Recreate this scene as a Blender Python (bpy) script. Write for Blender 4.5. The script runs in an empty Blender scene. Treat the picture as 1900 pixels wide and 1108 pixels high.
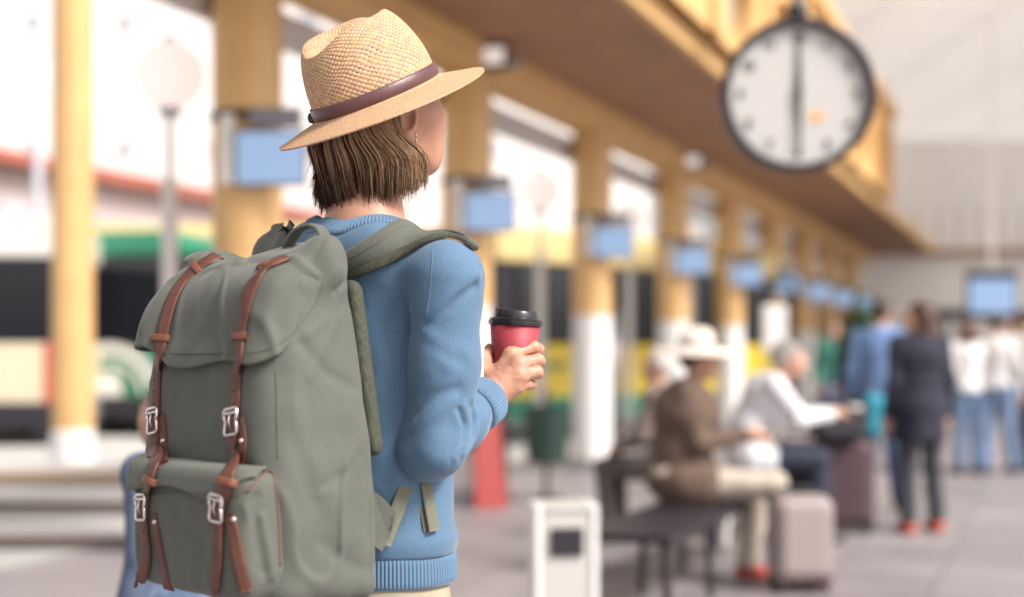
import bpy, math, random
import numpy as np
from mathutils import Vector, Matrix

random.seed(7)
RNG = np.random.RandomState(11)
C = bpy.context.scene
COL = C.collection

# ------------------------------------------------------------------ camera
CAMZ = 1.30
FPX = 2639.0            # focal length in photograph pixels (50 mm on 36 mm)
HOR = 650.0             # horizon row of the photograph
cam = bpy.data.cameras.new('camera'); cam_ob = bpy.data.objects.new('camera', cam); COL.objects.link(cam_ob)
cam_ob.location = (0, 0, CAMZ); cam_ob.rotation_euler = (math.radians(90), 0, 0)
cam.lens = 50; cam.sensor_width = 36; cam.shift_y = (HOR - 554) / 1900.0
cam.clip_start = 0.05; cam.clip_end = 900
cam.dof.use_dof = True; cam.dof.focus_distance = 2.22; cam.dof.aperture_fstop = 1.55; cam.dof.aperture_blades = 0
C.camera = cam_ob

# ------------------------------------------------------------------ sky and sun
SUN_EL, SUN_AZ = math.radians(45), math.radians(124)      # azimuth measured clockwise from +Y
w = bpy.data.worlds.new('World'); C.world = w; w.use_nodes = True
nt = w.node_tree; bg = nt.nodes['Background']
sky = nt.nodes.new('ShaderNodeTexSky'); sky.sky_type = 'NISHITA'; sky.sun_disc = False
sky.sun_elevation = SUN_EL; sky.sun_rotation = SUN_AZ; sky.dust_density = 4.0; sky.air_density = 1.0; sky.ozone_density = 1.0
hsv = nt.nodes.new('ShaderNodeHueSaturation'); hsv.inputs['Saturation'].default_value = 0.22
tint = nt.nodes.new('ShaderNodeMix'); tint.data_type = 'RGBA'; tint.blend_type = 'MULTIPLY'; tint.inputs['Factor'].default_value = 1.0
tint.inputs[7].default_value = (1.0, 0.965, 0.935, 1)
nt.links.new(sky.outputs[0], hsv.inputs['Color']); nt.links.new(hsv.outputs[0], tint.inputs[6]); nt.links.new(tint.outputs[2], bg.inputs['Color'])
bg.inputs['Strength'].default_value = 0.12
sun = bpy.data.lights.new('sun', 'SUN'); sun.energy = 2.6; sun.angle = math.radians(16); sun.color = (1.0, 0.955, 0.9)
sun_ob = bpy.data.objects.new('sun', sun); COL.objects.link(sun_ob)
sd = Vector((math.sin(SUN_AZ) * math.cos(SUN_EL), math.cos(SUN_AZ) * math.cos(SUN_EL), math.sin(SUN_EL)))
sun_ob.rotation_euler = sd.to_track_quat('Z', 'Y').to_euler(); sun_ob.location = sd * 30
C.view_settings.view_transform = 'Standard'; C.view_settings.look = 'None'; C.view_settings.exposure = 0.78; C.view_settings.gamma = 1.0
C.view_settings.use_curve_mapping = False
C.cycles.use_denoising = True; C.cycles.max_bounces = 8; C.cycles.sample_clamp_indirect = 6.0

# ------------------------------------------------------------------ objects
OFF = {}
def tag(o, label=None, cat=None, group=None, kind=None):
    if label: o['label'] = label
    if cat: o['category'] = cat
    if group: o['group'] = group
    if kind: o['kind'] = kind
    return o
def thing(name, label, cat, loc=(0, 0, 0), rz=0.0, group=None, kind=None):
    o = bpy.data.objects.new(name, None); COL.objects.link(o); o.empty_display_size = 0.1
    o.location = loc; o.rotation_euler = (0, 0, rz); OFF[o.name] = np.array(loc, float)
    return tag(o, label, cat, group, kind)
def mk(name, v, f, m, parent=None, smooth=True, local=True, attrs=None, uv=None):
    """one mesh object; with local=False the vertices are given in world space (parent unrotated)"""
    v = np.asarray(v, dtype=np.float64).reshape(-1, 3)
    if parent is not None and not local: v = v - OFF[parent.name]
    me = bpy.data.meshes.new(name)
    if isinstance(f, np.ndarray):
        n, k = f.shape
        me.vertices.add(len(v)); me.vertices.foreach_set('co', v.astype(np.float32).ravel())
        me.loops.add(n * k); me.loops.foreach_set('vertex_index', f.astype(np.int32).ravel())
        me.polygons.add(n); me.polygons.foreach_set('loop_start', np.arange(0, n * k, k, dtype=np.int32))
        me.update(calc_edges=True); me.validate()
    else:
        me.from_pydata([tuple(p) for p in v], [], [tuple(q) for q in f]); me.update()
    if smooth: me.polygons.foreach_set('use_smooth', np.ones(len(me.polygons), dtype=bool))
    if attrs is not None:
        for an, arr in attrs.items():
            a = me.attributes.new(an, 'FLOAT_COLOR', 'POINT'); a.data.foreach_set('color', arr.astype(np.float32).ravel())
    if uv is not None:
        ul = me.uv_layers.new(name='uv'); li = np.empty(len(me.loops), dtype=np.int32); me.loops.foreach_get('vertex_index', li)
        ul.data.foreach_set('uv', uv[li].astype(np.float32).ravel())
    for mm in (m if isinstance(m, (list, tuple)) else [m]): me.materials.append(mm)
    o = bpy.data.objects.new(name, me); COL.objects.link(o)
    if parent is not None:
        o.parent = parent; OFF[o.name] = OFF[parent.name] if not local else np.zeros(3)
    return o
def copy_tree(o, parent=None):
    c = o.copy(); COL.objects.link(c)
    if parent is not None: c.parent = parent
    for ch in list(o.children): copy_tree(ch, c)
    return c

class MB:
    """collects shapes into one mesh"""
    def __init__(s): s.v = []; s.f = []
    def add(s, v, f):
        b = len(s.v); s.v += [tuple(p) for p in v]; s.f += [tuple(i + b for i in q) for q in f]; return s
    def box(s, c, d, rz=0.0, taper=1.0):
        x, y, z = d[0] / 2, d[1] / 2, d[2] / 2; cs, sn = math.cos(rz), math.sin(rz)
        v = []
        for k, t in ((-z, 1), (z, taper)):
            for a, b in ((-x, -y), (x, -y), (x, y), (-x, y)):
                a *= t; b *= t; v.append((c[0] + a * cs - b * sn, c[1] + a * sn + b * cs, c[2] + k))
        return s.add(v, [(0, 3, 2, 1), (4, 5, 6, 7), (0, 1, 5, 4), (1, 2, 6, 5), (2, 3, 7, 6), (3, 0, 4, 7)])
    def lathe(s, prof, c=(0, 0, 0), n=32, sx=1.0, sy=1.0):
        v = []; f = []; m = len(prof)
        for i in range(n):
            a = 2 * math.pi * i / n
            for r, z in prof: v.append((c[0] + r * sx * math.cos(a), c[1] + r * sy * math.sin(a), c[2] + z))
        for i in range(n):
            j = (i + 1) % n
            for k in range(m - 1): f.append((i * m + k, j * m + k, j * m + k + 1, i * m + k + 1))
        return s.add(v, f)
    def tube(s, pts, r, n=10, cap=True):
        pts = [Vector(p) for p in pts]; rs = r if isinstance(r, (list, tuple)) else [r] * len(pts)
        v = []; f = []; up = None
        for i, p in enumerate(pts):
            t = (pts[min(i + 1, len(pts) - 1)] - pts[max(i - 1, 0)]).normalized()
            if up is None: up = Vector((0, 0, 1)) if abs(t.z) < 0.9 else Vector((1, 0, 0))
            a = (up - t * up.dot(t)).normalized(); b = t.cross(a); up = a
            for k in range(n):
                q = 2 * math.pi * k / n; v.append(p + (a * math.cos(q) + b * math.sin(q)) * rs[i])
        for i in range(len(pts) - 1):
            for k in range(n):
                l = (k + 1) % n; f.append((i * n + k, i * n + l, (i + 1) * n + l, (i + 1) * n + k))
        if cap: f.append(tuple(range(n - 1, -1, -1))); f.append(tuple((len(pts) - 1) * n + k for k in range(n)))
        return s.add(v, f)
    def prism(s, poly, axis, a, b):
        """polygon in the two other axes, extruded along axis from a to b"""
        n = len(poly); v = []
        for h in (a, b):
            for p in poly:
                q = [p[0], p[1]]; q.insert(axis, h); v.append(tuple(q))
        f = [tuple(range(n - 1, -1, -1)), tuple(range(n, 2 * n))] + [(i, (i + 1) % n, n + (i + 1) % n, n + i) for i in range(n)]
        return s.add(v, f)
    def build(s, name, m, parent=None, smooth=False, bevel=0.0, local=True):
        o = mk(name, s.v, s.f, m, parent, smooth=smooth, local=local)
        if bevel:
            b = o.modifiers.new('bevel', 'BEVEL'); b.width = bevel; b.segments = 2; b.limit_method = 'ANGLE'
        return o

# ------------------------------------------------------------------ materials
def mat(name, col, rough=0.6, metal=0.0, var=0.0, vscale=6.0, bump=0.0, bscale=200.0, sheen=0.0, sss=0.0, coat=0.0, emit=None, es=1.0, trans=0.0, spec=0.5, stretch=(1, 1, 1)):
    m = bpy.data.materials.new(name); m.use_nodes = True; n = m.node_tree.nodes; l = m.node_tree.links
    b = n['Principled BSDF']; b.inputs['Base Color'].default_value = (*col, 1); b.inputs['Roughness'].default_value = rough
    b.inputs['Metallic'].default_value = metal; b.inputs['Specular IOR Level'].default_value = spec
    if sheen: b.inputs['Sheen Weight'].default_value = sheen; b.inputs['Sheen Roughness'].default_value = 0.4
    if sss:
        b.inputs['Subsurface Weight'].default_value = sss; b.inputs['Subsurface Radius'].default_value = (0.012, 0.004, 0.002); b.inputs['Subsurface Scale'].default_value = 1.0
    if coat: b.inputs['Coat Weight'].default_value = coat; b.inputs['Coat Roughness'].default_value = 0.1
    if trans: b.inputs['Transmission Weight'].default_value = trans
    if emit: b.inputs['Emission Color'].default_value = (*emit, 1); b.inputs['Emission Strength'].default_value = es
    tc = n.new('ShaderNodeTexCoord'); mp = n.new('ShaderNodeMapping'); mp.inputs['Scale'].default_value = stretch; l.new(tc.outputs['Object'], mp.inputs['Vector'])
    if var:
        t = n.new('ShaderNodeTexNoise'); t.inputs['Scale'].default_value = vscale; t.inputs['Detail'].default_value = 6; l.new(mp.outputs[0], t.inputs['Vector'])
        r = n.new('ShaderNodeMapRange'); r.inputs[1].default_value = 0.3; r.inputs[2].default_value = 0.7; r.inputs[3].default_value = 1 - var; r.inputs[4].default_value = 1 + var
        l.new(t.outputs[0], r.inputs[0])
        x = n.new('ShaderNodeMix'); x.data_type = 'RGBA'; x.blend_type = 'MULTIPLY'; x.inputs['Factor'].default_value = 1; x.inputs[6].default_value = (*col, 1)
        l.new(r.outputs[0], x.inputs[7]); l.new(x.outputs[2], b.inputs['Base Color'])
    if bump:
        t = n.new('ShaderNodeTexNoise'); t.inputs['Scale'].default_value = bscale; t.inputs['Detail'].default_value = 3; l.new(mp.outputs[0], t.inputs['Vector'])
        u = n.new('ShaderNodeBump'); u.inputs['Strength'].default_value = bump; u.inputs['Distance'].default_value = 0.5 / bscale
        l.new(t.outputs[0], u.inputs['Height']); l.new(u.outputs[0], b.inputs['Normal'])
    return m
def nodes_of(m): return m.node_tree.nodes, m.node_tree.links, m.node_tree.nodes['Principled BSDF']

# ------------------------------------------------------------------ pixel to point at a real distance
def W(px, py, d): return np.array(((px - 950.0) * d / FPX, d, CAMZ + (HOR - py) * d / FPX))

# ------------------------------------------------------------------ signed distance modelling
def smin(a, b, k):
    h = np.clip(0.5 + 0.5 * (b - a) / k, 0, 1); return b + (a - b) * h - k * h * (1 - h)
def smax(a, b, k): return -smin(-a, -b, k)
def ell(p, c, r, R=None):
    q = p - np.asarray(c)
    if R is not None: q = q @ R
    r = np.asarray(r); k0 = np.sqrt(((q / r) ** 2).sum(1)); k1 = np.sqrt(((q / (r * r)) ** 2).sum(1)) + 1e-9
    return k0 * (k0 - 1) / k1
def cone(p, a, b, ra, rb):
    a = np.asarray(a, float); b = np.asarray(b, float); ab = b - a
    t = np.clip(((p - a) @ ab) / (ab @ ab), 0, 1)
    return np.sqrt(((p - a - t[:, None] * ab) ** 2).sum(1)) - (ra + (rb - ra) * t)
def chain(p, pts, rs, k=0.01):
    d = None
    for i in range(len(pts) - 1):
        e = cone(p, pts[i], pts[i + 1], rs[i], rs[i + 1]); d = e if d is None else smin(d, e, k)
    return d
def pline(p, pts):
    d = None
    for i in range(len(pts) - 1):
        e = cone(p, pts[i], pts[i + 1], 0, 0); d = e if d is None else np.minimum(d, e)
    return d
_LAT = RNG.rand(32, 32, 32)
def vnoise(p, s):
    q = p * s; i = np.floor(q).astype(int); f = q - i; f = f * f * (3 - 2 * f)
    r = 0
    for a in (0, 1):
        for b in (0, 1):
            for c in (0, 1):
                wgt = (f[:, 0] if a else 1 - f[:, 0]) * (f[:, 1] if b else 1 - f[:, 1]) * (f[:, 2] if c else 1 - f[:, 2])
                r = r + wgt * _LAT[(i[:, 0] + a) % 32, (i[:, 1] + b) % 32, (i[:, 2] + c) % 32]
    return r * 2 - 1
def rotm(rx=0, ry=0, rz=0):
    return np.array(Matrix.Rotation(rz, 3, 'Z') @ Matrix.Rotation(rx, 3, 'X') @ Matrix.Rotation(ry, 3, 'Y'))
def sdf_mesh(f, lo, hi, h, slack=1.8, project=2):
    lo = np.asarray(lo, float); hi = np.asarray(hi, float); B = 8
    nb = np.ceil((hi - lo) / (h * B)).astype(int); n = nb * B
    g = [lo[i] + h * (np.arange(nb[i]) * B + (B - 1) / 2) for i in range(3)]
    bc = np.stack(np.meshgrid(*g, indexing='ij'), -1).reshape(-1, 3); fv = f(bc)
    vals = np.repeat(np.repeat(np.repeat(np.where(fv.reshape(nb) < 0, -1.0, 1.0), B, 0), B, 1), B, 2)
    act = np.nonzero(np.abs(fv) < B * h * 0.87 * slack)[0]
    o = np.stack(np.meshgrid(np.arange(B), np.arange(B), np.arange(B), indexing='ij'), -1).reshape(-1, 3)
    bi = np.stack(np.unravel_index(act, nb), -1)
    for s in range(0, len(act), 600):
        ii = (bi[s:s + 600, None, :] * B + o[None]).reshape(-1, 3)
        vals[ii[:, 0], ii[:, 1], ii[:, 2]] = f(lo + h * ii)
    sg = vals < 0
    cnt = sum(sg[a:n[0] - 1 + a, b:n[1] - 1 + b, c:n[2] - 1 + c].astype(np.int8) for a in (0, 1) for b in (0, 1) for c in (0, 1))
    ac = (cnt > 0) & (cnt < 8); ai = np.argwhere(ac); idx = -np.ones(ac.shape, dtype=np.int64); idx[ac] = np.arange(len(ai))
    cor = [(a, b, c) for a in (0, 1) for b in (0, 1) for c in (0, 1)]
    v8 = np.stack([vals[ai[:, 0] + a, ai[:, 1] + b, ai[:, 2] + c] for a, b, c in cor], 1)
    acc = np.zeros((len(ai), 3)); num = np.zeros(len(ai))
    for i, ca in enumerate(cor):
        for j, cb in enumerate(cor):
            if j > i and sum(abs(ca[k] - cb[k]) for k in range(3)) == 1:
                va, vb = v8[:, i], v8[:, j]; cr = (va < 0) != (vb < 0)
                t = np.where(cr, va / np.where(cr, va - vb, 1), 0)
                acc += np.where(cr[:, None], np.array(ca) + t[:, None] * (np.array(cb) - np.array(ca)), 0); num += cr
    V = lo + h * (ai + acc / num[:, None])
    Q = []
    for ax in range(3):
        u, w_ = [(1, 2), (2, 0), (0, 1)][ax]
        sl0 = [slice(1, n[i] - 1) for i in range(3)]; sl1 = list(sl0); sl0[ax] = slice(0, n[ax] - 1); sl1[ax] = slice(1, n[ax])
        a = sg[tuple(sl0)]; b = sg[tuple(sl1)]; e = np.argwhere(a != b); flip = ~a[tuple(e.T)]
        base = e.copy(); base[:, u] += 1; base[:, w_] += 1
        def cell(du, dw):
            q = base.copy(); q[:, u] += du; q[:, w_] += dw; return idx[q[:, 0], q[:, 1], q[:, 2]]
        q = np.stack([cell(-1, -1), cell(0, -1), cell(0, 0), cell(-1, 0)], 1); q[flip] = q[flip][:, ::-1]; Q.append(q)
    Q = np.concatenate(Q); Q = Q[(Q >= 0).all(1)]
    for _ in range(project):
        d = f(V); e = h * 0.5
        G = np.stack([f(V + np.eye(3)[k] * e) - f(V - np.eye(3)[k] * e) for k in range(3)], 1) / (2 * e)
        V = V - np.clip(d / np.maximum((G ** 2).sum(1), 0.3), -h * 0.6, h * 0.6)[:, None] * G
    return V, Q
def join(*ms):
    V = []; F = []; b = 0
    for v, f in ms: V.append(v); F.append(f + b); b += len(v)
    return np.concatenate(V), np.concatenate(F)
def grad(f, p, e=0.002):
    G = np.stack([f(p + np.eye(3)[k] * e) - f(p - np.eye(3)[k] * e) for k in range(3)], 1)
    return G / (np.linalg.norm(G, axis=1)[:, None] + 1e-12)
def cast(f, pix, d0=1.7, d1=2.9, off=0.0):
    """march rays of the photograph's viewpoint onto a solid: points and normals (closest approach where a ray misses)"""
    pix = np.asarray(pix, float).reshape(-1, 2)
    dr = np.stack([(pix[:, 0] - 950) / FPX, np.ones(len(pix)), (HOR - pix[:, 1]) / FPX], 1)
    o = np.array((0, 0, CAMZ)); t = np.full(len(pix), d0); best = np.full(len(pix), 9.0); bt = t.copy(); hit = np.zeros(len(pix), bool)
    for _ in range(160):
        d = f(o + dr * t[:, None]) - off
        bet = (np.abs(d) < best) & ~hit; best = np.where(bet, np.abs(d), best); bt = np.where(bet, t, bt)
        hit |= d < 0.0004; t = np.where(hit | (t > d1), t, t + np.clip(d * 0.7, 0.0004, 0.03))
    p = o + dr * np.where(hit, t, bt)[:, None]
    return p, grad(f, p)
def resample(P, n):
    P = np.asarray(P, float); L = np.r_[0, np.cumsum(np.linalg.norm(np.diff(P, axis=0), axis=1))]
    t = np.linspace(0, L[-1], n); out = np.stack([np.interp(t, L, P[:, k]) for k in range(P.shape[1])], 1)
    for _ in range(max(1, n // 12)):
        out[1:-1] = out[1:-1] * 0.5 + (out[:-2] + out[2:]) * 0.25
    return out
def strip(P, N, wid, th, lift=0.0, pointed=False, crown=0.0):
    """a flat band (leather, webbing) of real thickness along P with surface normals N"""
    P = np.asarray(P); N = np.asarray(N); n = len(P)
    T = np.gradient(P, axis=0); T /= np.linalg.norm(T, axis=1)[:, None] + 1e-9
    N = N - (N * T).sum(1)[:, None] * T; N /= np.linalg.norm(N, axis=1)[:, None] + 1e-9
    S = np.cross(T, N); wd = np.full(n, float(wid)) if np.isscalar(wid) else np.asarray(wid)
    if pointed:
        L = np.r_[0, np.cumsum(np.linalg.norm(np.diff(P, axis=0), axis=1))]; rem = L[-1] - L
        wd = wd * np.clip(0.12 + rem / (wd * 1.1), 0, 1)
    ring = [(-1, 0), (-0.93, 1), (-0.5, 1 + crown), (0, 1 + crown * 1.3), (0.5, 1 + crown), (0.93, 1), (1, 0), (0.9, -0.15), (-0.9, -0.15)]
    k = len(ring)
    V = np.stack([P + S * (wd[:, None] / 2) * a + N * (lift + th * b) for a, b in ring], 1).reshape(-1, 3)
    F = [(i * k + j, i * k + (j + 1) % k, (i + 1) * k + (j + 1) % k, (i + 1) * k + j) for i in range(n - 1) for j in range(k)]
    F += [tuple(range(k)), tuple((n - 1) * k + j for j in range(k - 1, -1, -1))]
    L = np.r_[0, np.cumsum(np.linalg.norm(np.diff(P, axis=0), axis=1))]
    uv = np.stack([np.tile([r[0] for r in ring], n), np.repeat(L, k)], 1)
    return V, F, uv
# ------------------------------------------------------------------ the hall's own axes
AU = np.array((0.3544, 0.9351, 0)); AV = np.array((0.9351, -0.3544, 0)); AO = np.array((-4.97, 0, 0))
YAW = math.atan2(AU[1], AU[0])            # heading of the hall
def H(u, v, z): return AO + AU * u + AV * v + np.array((0, 0, z))
def hall_box(mb, u0, u1, v0, v1, z0, z1):
    P = [H(u, v, z) for z in (z0, z1) for u, v in ((u0, v0), (u0, v1), (u1, v1), (u1, v0))]
    mb.add(P, [(3, 2, 1, 0), (4, 5, 6, 7), (0, 1, 5, 4), (1, 2, 6, 5), (2, 3, 7, 6), (3, 0, 4, 7)])

M_ground = mat('pale_concrete', (0.50, 0.485, 0.465), 0.85, var=0.12, vscale=0.6, bump=0.2, bscale=40)
M_yellow = mat('yellow_paint', (0.68, 0.42, 0.18), 0.42, var=0.09, vscale=2.2)
M_yellow2 = mat('yellow_render', (0.70, 0.43, 0.175), 0.7, var=0.07, vscale=2)
M_soffit = mat('soffit_boards', (0.34, 0.175, 0.095), 0.7, var=0.10, vscale=2)
M_white = mat('white_paint', (0.78, 0.755, 0.735), 0.5, var=0.03, vscale=4)
M_wall = mat('pale_render', (0.86, 0.83, 0.805), 0.8, var=0.03, vscale=1)
M_ceil = mat('pale_ceiling_panels', (0.82, 0.79, 0.77), 0.8, var=0.03, vscale=1)
n, l, b = nodes_of(M_ceil); tr_ = n.new('ShaderNodeBsdfTranslucent'); tr_.inputs['Color'].default_value = (0.80, 0.78, 0.765, 1); ms_ = n.new('ShaderNodeMixShader'); ms_.inputs[0].default_value = 0.66  # translucency added so daylight brightens the ceiling and end wall
l.new(b.outputs[0], ms_.inputs[1]); l.new(tr_.outputs[0], ms_.inputs[2]); l.new(ms_.outputs[0], n['Material Output'].inputs['Surface'])
M_dark = mat('black_metal', (0.022, 0.019, 0.026), 0.4)
M_steel = mat('brushed_steel', (0.42, 0.41, 0.42), 0.35, metal=0.8)
M_grey = mat('grey_plastic', (0.22, 0.22, 0.25), 0.5)
M_screen = mat('lit_screen', (0.05, 0.08, 0.15), 0.3, emit=(0.34, 0.47, 0.68), es=0.55)
M_glassd = mat('dark_glass', (0.012, 0.013, 0.018), 0.08, spec=0.8)
M_rubber = mat('rubber', (0.018, 0.018, 0.02), 0.8)
M_globe = mat('opal_glass_glow', (0.88, 0.83, 0.80), 0.35, emit=(1.0, 0.93, 0.89), es=0.34)  # faint glow added to whiten the unlit globes; other lamp glass shares it
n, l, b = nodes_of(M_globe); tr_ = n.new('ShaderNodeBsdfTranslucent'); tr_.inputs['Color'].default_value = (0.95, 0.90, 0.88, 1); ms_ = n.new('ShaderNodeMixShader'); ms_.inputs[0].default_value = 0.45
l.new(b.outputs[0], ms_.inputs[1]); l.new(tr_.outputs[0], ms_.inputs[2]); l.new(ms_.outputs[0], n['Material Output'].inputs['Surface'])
M_pink = mat('pink_render', (0.50, 0.41, 0.40), 0.85, var=0.08, vscale=0.6)
M_lil = mat('lilac_panel', (0.55, 0.53, 0.55), 0.6)
M_red = mat('red_tiles', (0.42, 0.13, 0.09), 0.8, var=0.15, vscale=2)

# ground: one sheet to the horizon
tag(MB().add([(-400, -60, -0.004), (400, -60, -0.004), (400, 700, -0.004), (-400, 700, -0.004)], [(0, 1, 2, 3)]).build('ground', M_ground), kind='structure')

# hall floor: honed stone slabs with joints
M_floor = mat('stone_floor', (0.24, 0.215, 0.222), 0.28, spec=0.5)
n, l, b = nodes_of(M_floor)
tc = n.new('ShaderNodeTexCoord'); mp = n.new('ShaderNodeMapping'); mp.inputs['Rotation'].default_value = (0, 0, -YAW); l.new(tc.outputs['Object'], mp.inputs['Vector'])
br = n.new('ShaderNodeTexBrick'); br.offset = 0.0; br.inputs['Scale'].default_value = 1.0; br.inputs['Brick Width'].default_value = 0.6; br.inputs['Row Height'].default_value = 0.6
br.inputs['Mortar Size'].default_value = 0.006; br.inputs['Color1'].default_value = (0.29, 0.26, 0.268, 1); br.inputs['Color2'].default_value = (0.235, 0.208, 0.218, 1); br.inputs['Mortar'].default_value = (0.10, 0.09, 0.09, 1)
l.new(mp.outputs[0], br.inputs['Vector'])
no = n.new('ShaderNodeTexNoise'); no.inputs['Scale'].default_value = 1.3; no.inputs['Detail'].default_value = 8; l.new(tc.outputs['Object'], no.inputs['Vector'])
rr = n.new('ShaderNodeMapRange'); rr.inputs[1].default_value = 0.3; rr.inputs[2].default_value = 0.7; rr.inputs[3].default_value = 0.85; rr.inputs[4].default_value = 1.12; l.new(no.outputs[0], rr.inputs[0])
mx = n.new('ShaderNodeMix'); mx.data_type = 'RGBA'; mx.blend_type = 'MULTIPLY'; mx.inputs['Factor'].default_value = 1; l.new(br.outputs['Color'], mx.inputs[6]); l.new(rr.outputs[0], mx.inputs[7]); l.new(mx.outputs[2], b.inputs['Base Color'])
r2 = n.new('ShaderNodeMapRange'); r2.inputs[3].default_value = 0.2; r2.inputs[4].default_value = 0.75; l.new(no.outputs[0], r2.inputs[0]); l.new(r2.outputs[0], b.inputs['Roughness'])
fl = MB(); fl.add([H(-6, -1.2, 0), H(-6, 16, 0), H(42, 16, 0), H(42, -1.2, 0)], [(0, 1, 2, 3)])
tag(fl.build('floor', M_floor), kind='structure')

# platform kerbs at the left, stepping to the bus bays
M_kerb = mat('kerb_stone', (0.60, 0.56, 0.54), 0.7, var=0.06, vscale=2)
M_nose = mat('ochre_nosing', (0.42, 0.24, 0.09), 0.7, var=0.1)
M_nosed = mat('brown_nosing', (0.10, 0.06, 0.045), 0.7)
st = MB()
for i, (y0, y1) in enumerate(((9.3, 10.55), (10.6, 11.95), (12.0, 13.2))):
    z1 = 0.09 * (i + 1) - 0.02; st.box((-6.2, (y0 + y1) / 2 + 0.02, z1 / 2), (9.0, y1 - y0, z1))
o = tag(st.build('steps', M_kerb), kind='structure')
for i, (yy, zz, m) in enumerate(((9.3, 0.07, M_nosed), (10.6, 0.16, M_nosed), (12.0, 0.25, M_nose))):
    MB().box((-6.2, yy + 0.0, zz - 0.012), (9.004, 0.05, 0.05)).build('step_nosing', m, o)

# ------------------------------------------------------------------ the yellow columns with their monitors
NCOL = 9
def build_column():
    t = thing('round_column', '', 'column', (0, 0, 0), 0, 'yellow columns along the concourse')
    MB().lathe([(0.215, 1.68), (0.215, 3.70)], n=48).build('shaft', M_yellow, t, smooth=True)
    MB().lathe([(0.21, 0.12), (0.21, 1.69)], n=48).build('white_dado', M_white, t, smooth=True)
    MB().lathe([(0.0, 0.0), (0.245, 0.0), (0.245, 0.11), (0.215, 0.135)], n=48).build('plinth', M_steel, t, smooth=False)
    MB().lathe([(0.214, 2.70), (0.232, 2.705), (0.232, 2.755), (0.214, 2.76)], n=48).build('collar', M_dark, t, smooth=False)
    return t
def build_monitor():
    t = thing('monitor', '', 'screen', (0, 0, 0), 0, 'monitors on the concourse columns')
    # local: faces -y
    MB().box((0, 0.02, 0), (0.43, 0.05, 0.335)).build('casing', M_grey, t, bevel=0.006)
    MB().box((0, -0.008, 0.0), (0.40, 0.004, 0.30)).build('screen', M_screen, t)
    MB().box((0.03, 0.03, 0.245), (0.30, 0.10, 0.11)).build('bracket', M_grey, t, bevel=0.01)
    MB().box((-0.27, 0.05, 0.06), (0.085, 0.09, 0.42)).build('conduit_cover', M_white, t, bevel=0.01)
    return t
pc, pm = build_column(), build_monitor()
cl = ['yellow column behind the backpack, nearest and widest of its row', 'yellow column beside the face of the woman in the straw hat', 'yellow and white column between the green bin and the yellow bus, right of the cup',
      'yellow and white column rising behind the people seated on the bench', 'yellow column in front of the yellow bus windscreen', 'yellow column right of the yellow bus front', 'yellow column third from the far end of the row',
      'yellow column second from the far end of the row', 'yellow column at the far end of the row']
ml = ['large blue monitor left of the straw hat brim', 'blue monitor just above the woman in blue\'s right shoulder', 'blue monitor on the white topped column above the green bin',
      'blue monitor on the column above the seated people', 'small blue monitor in front of the yellow bus windscreen', 'small blue monitor right of the yellow bus', 'tiny blue monitor on the third column from the far end',
      'tiny blue monitor on the second column from the far end', 'tiny blue monitor on the farthest column']
for k in range(NCOL):
    c = pc if k == 0 else copy_tree(pc); m_ = pm if k == 0 else copy_tree(pm)
    u = 9.41 + 3.53 * k; q = H(u, 0, 0); c.location = q; c['label'] = cl[k]
    p = H(u, 0, 2.45) + np.array((0.19 + 0.01 * k, -0.30, 0)); m_.location = p; m_['label'] = ml[k]; m_.rotation_euler = (0, 0, math.radians(-4))
# free standing tall column nearer the bus bays
t = thing('tall_column', 'tall slim yellow column with pale foot at the left edge by the buses', 'column', (-4.6, 14.9, 0))
MB().lathe([(0.212, 0.45), (0.205, 9.0)], n=48).build('shaft', M_yellow, t, smooth=True)
MB().lathe([(0.0, 0.0), (0.225, 0.0), (0.225, 0.45), (0.213, 0.47)], n=48).build('foot', M_white, t, smooth=False)
for i, (dz, lb) in enumerate(((6.6, 'tall slim yellow column standing behind the straw hat'), (16.5, 'tall slim yellow column seen between concourse columns near the yellow bus'))):
    x_, y_ = -4.6 + 0.379 * dz, 14.9 + dz
    c = copy_tree(t); c.location = (x_, y_, 0); c['label'] = lb

# ------------------------------------------------------------------ beam, soffit, clerestory
t = thing('concourse_beam', 'long yellow beam with brown soffit running over the row of columns', 'beam', tuple(H(5, 0, 3.66)))
m = MB(); hall_box(m, 4.0, 41.5, -0.22, 0.22, 3.66, 3.90); m.build('beam', M_yellow2, t, local=False)
m = MB()
for i in range(6): hall_box(m, 4.0, 41.5, 0.223 + i * 0.25, 0.223 + i * 0.25 + 0.244, 3.88, 3.94)
m.build('soffit', M_soffit, t, local=False)
m = MB(); hall_box(m, 4.0, 41.5, -0.30, -0.225, 3.36, 3.60); m.build('canopy_edge', M_lil, t, local=False)
m = MB(); hall_box(m, 4.0, 41.5, 1.724, 1.80, 3.84, 4.02); m.build('fascia', M_yellow2, t, local=False)
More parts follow.
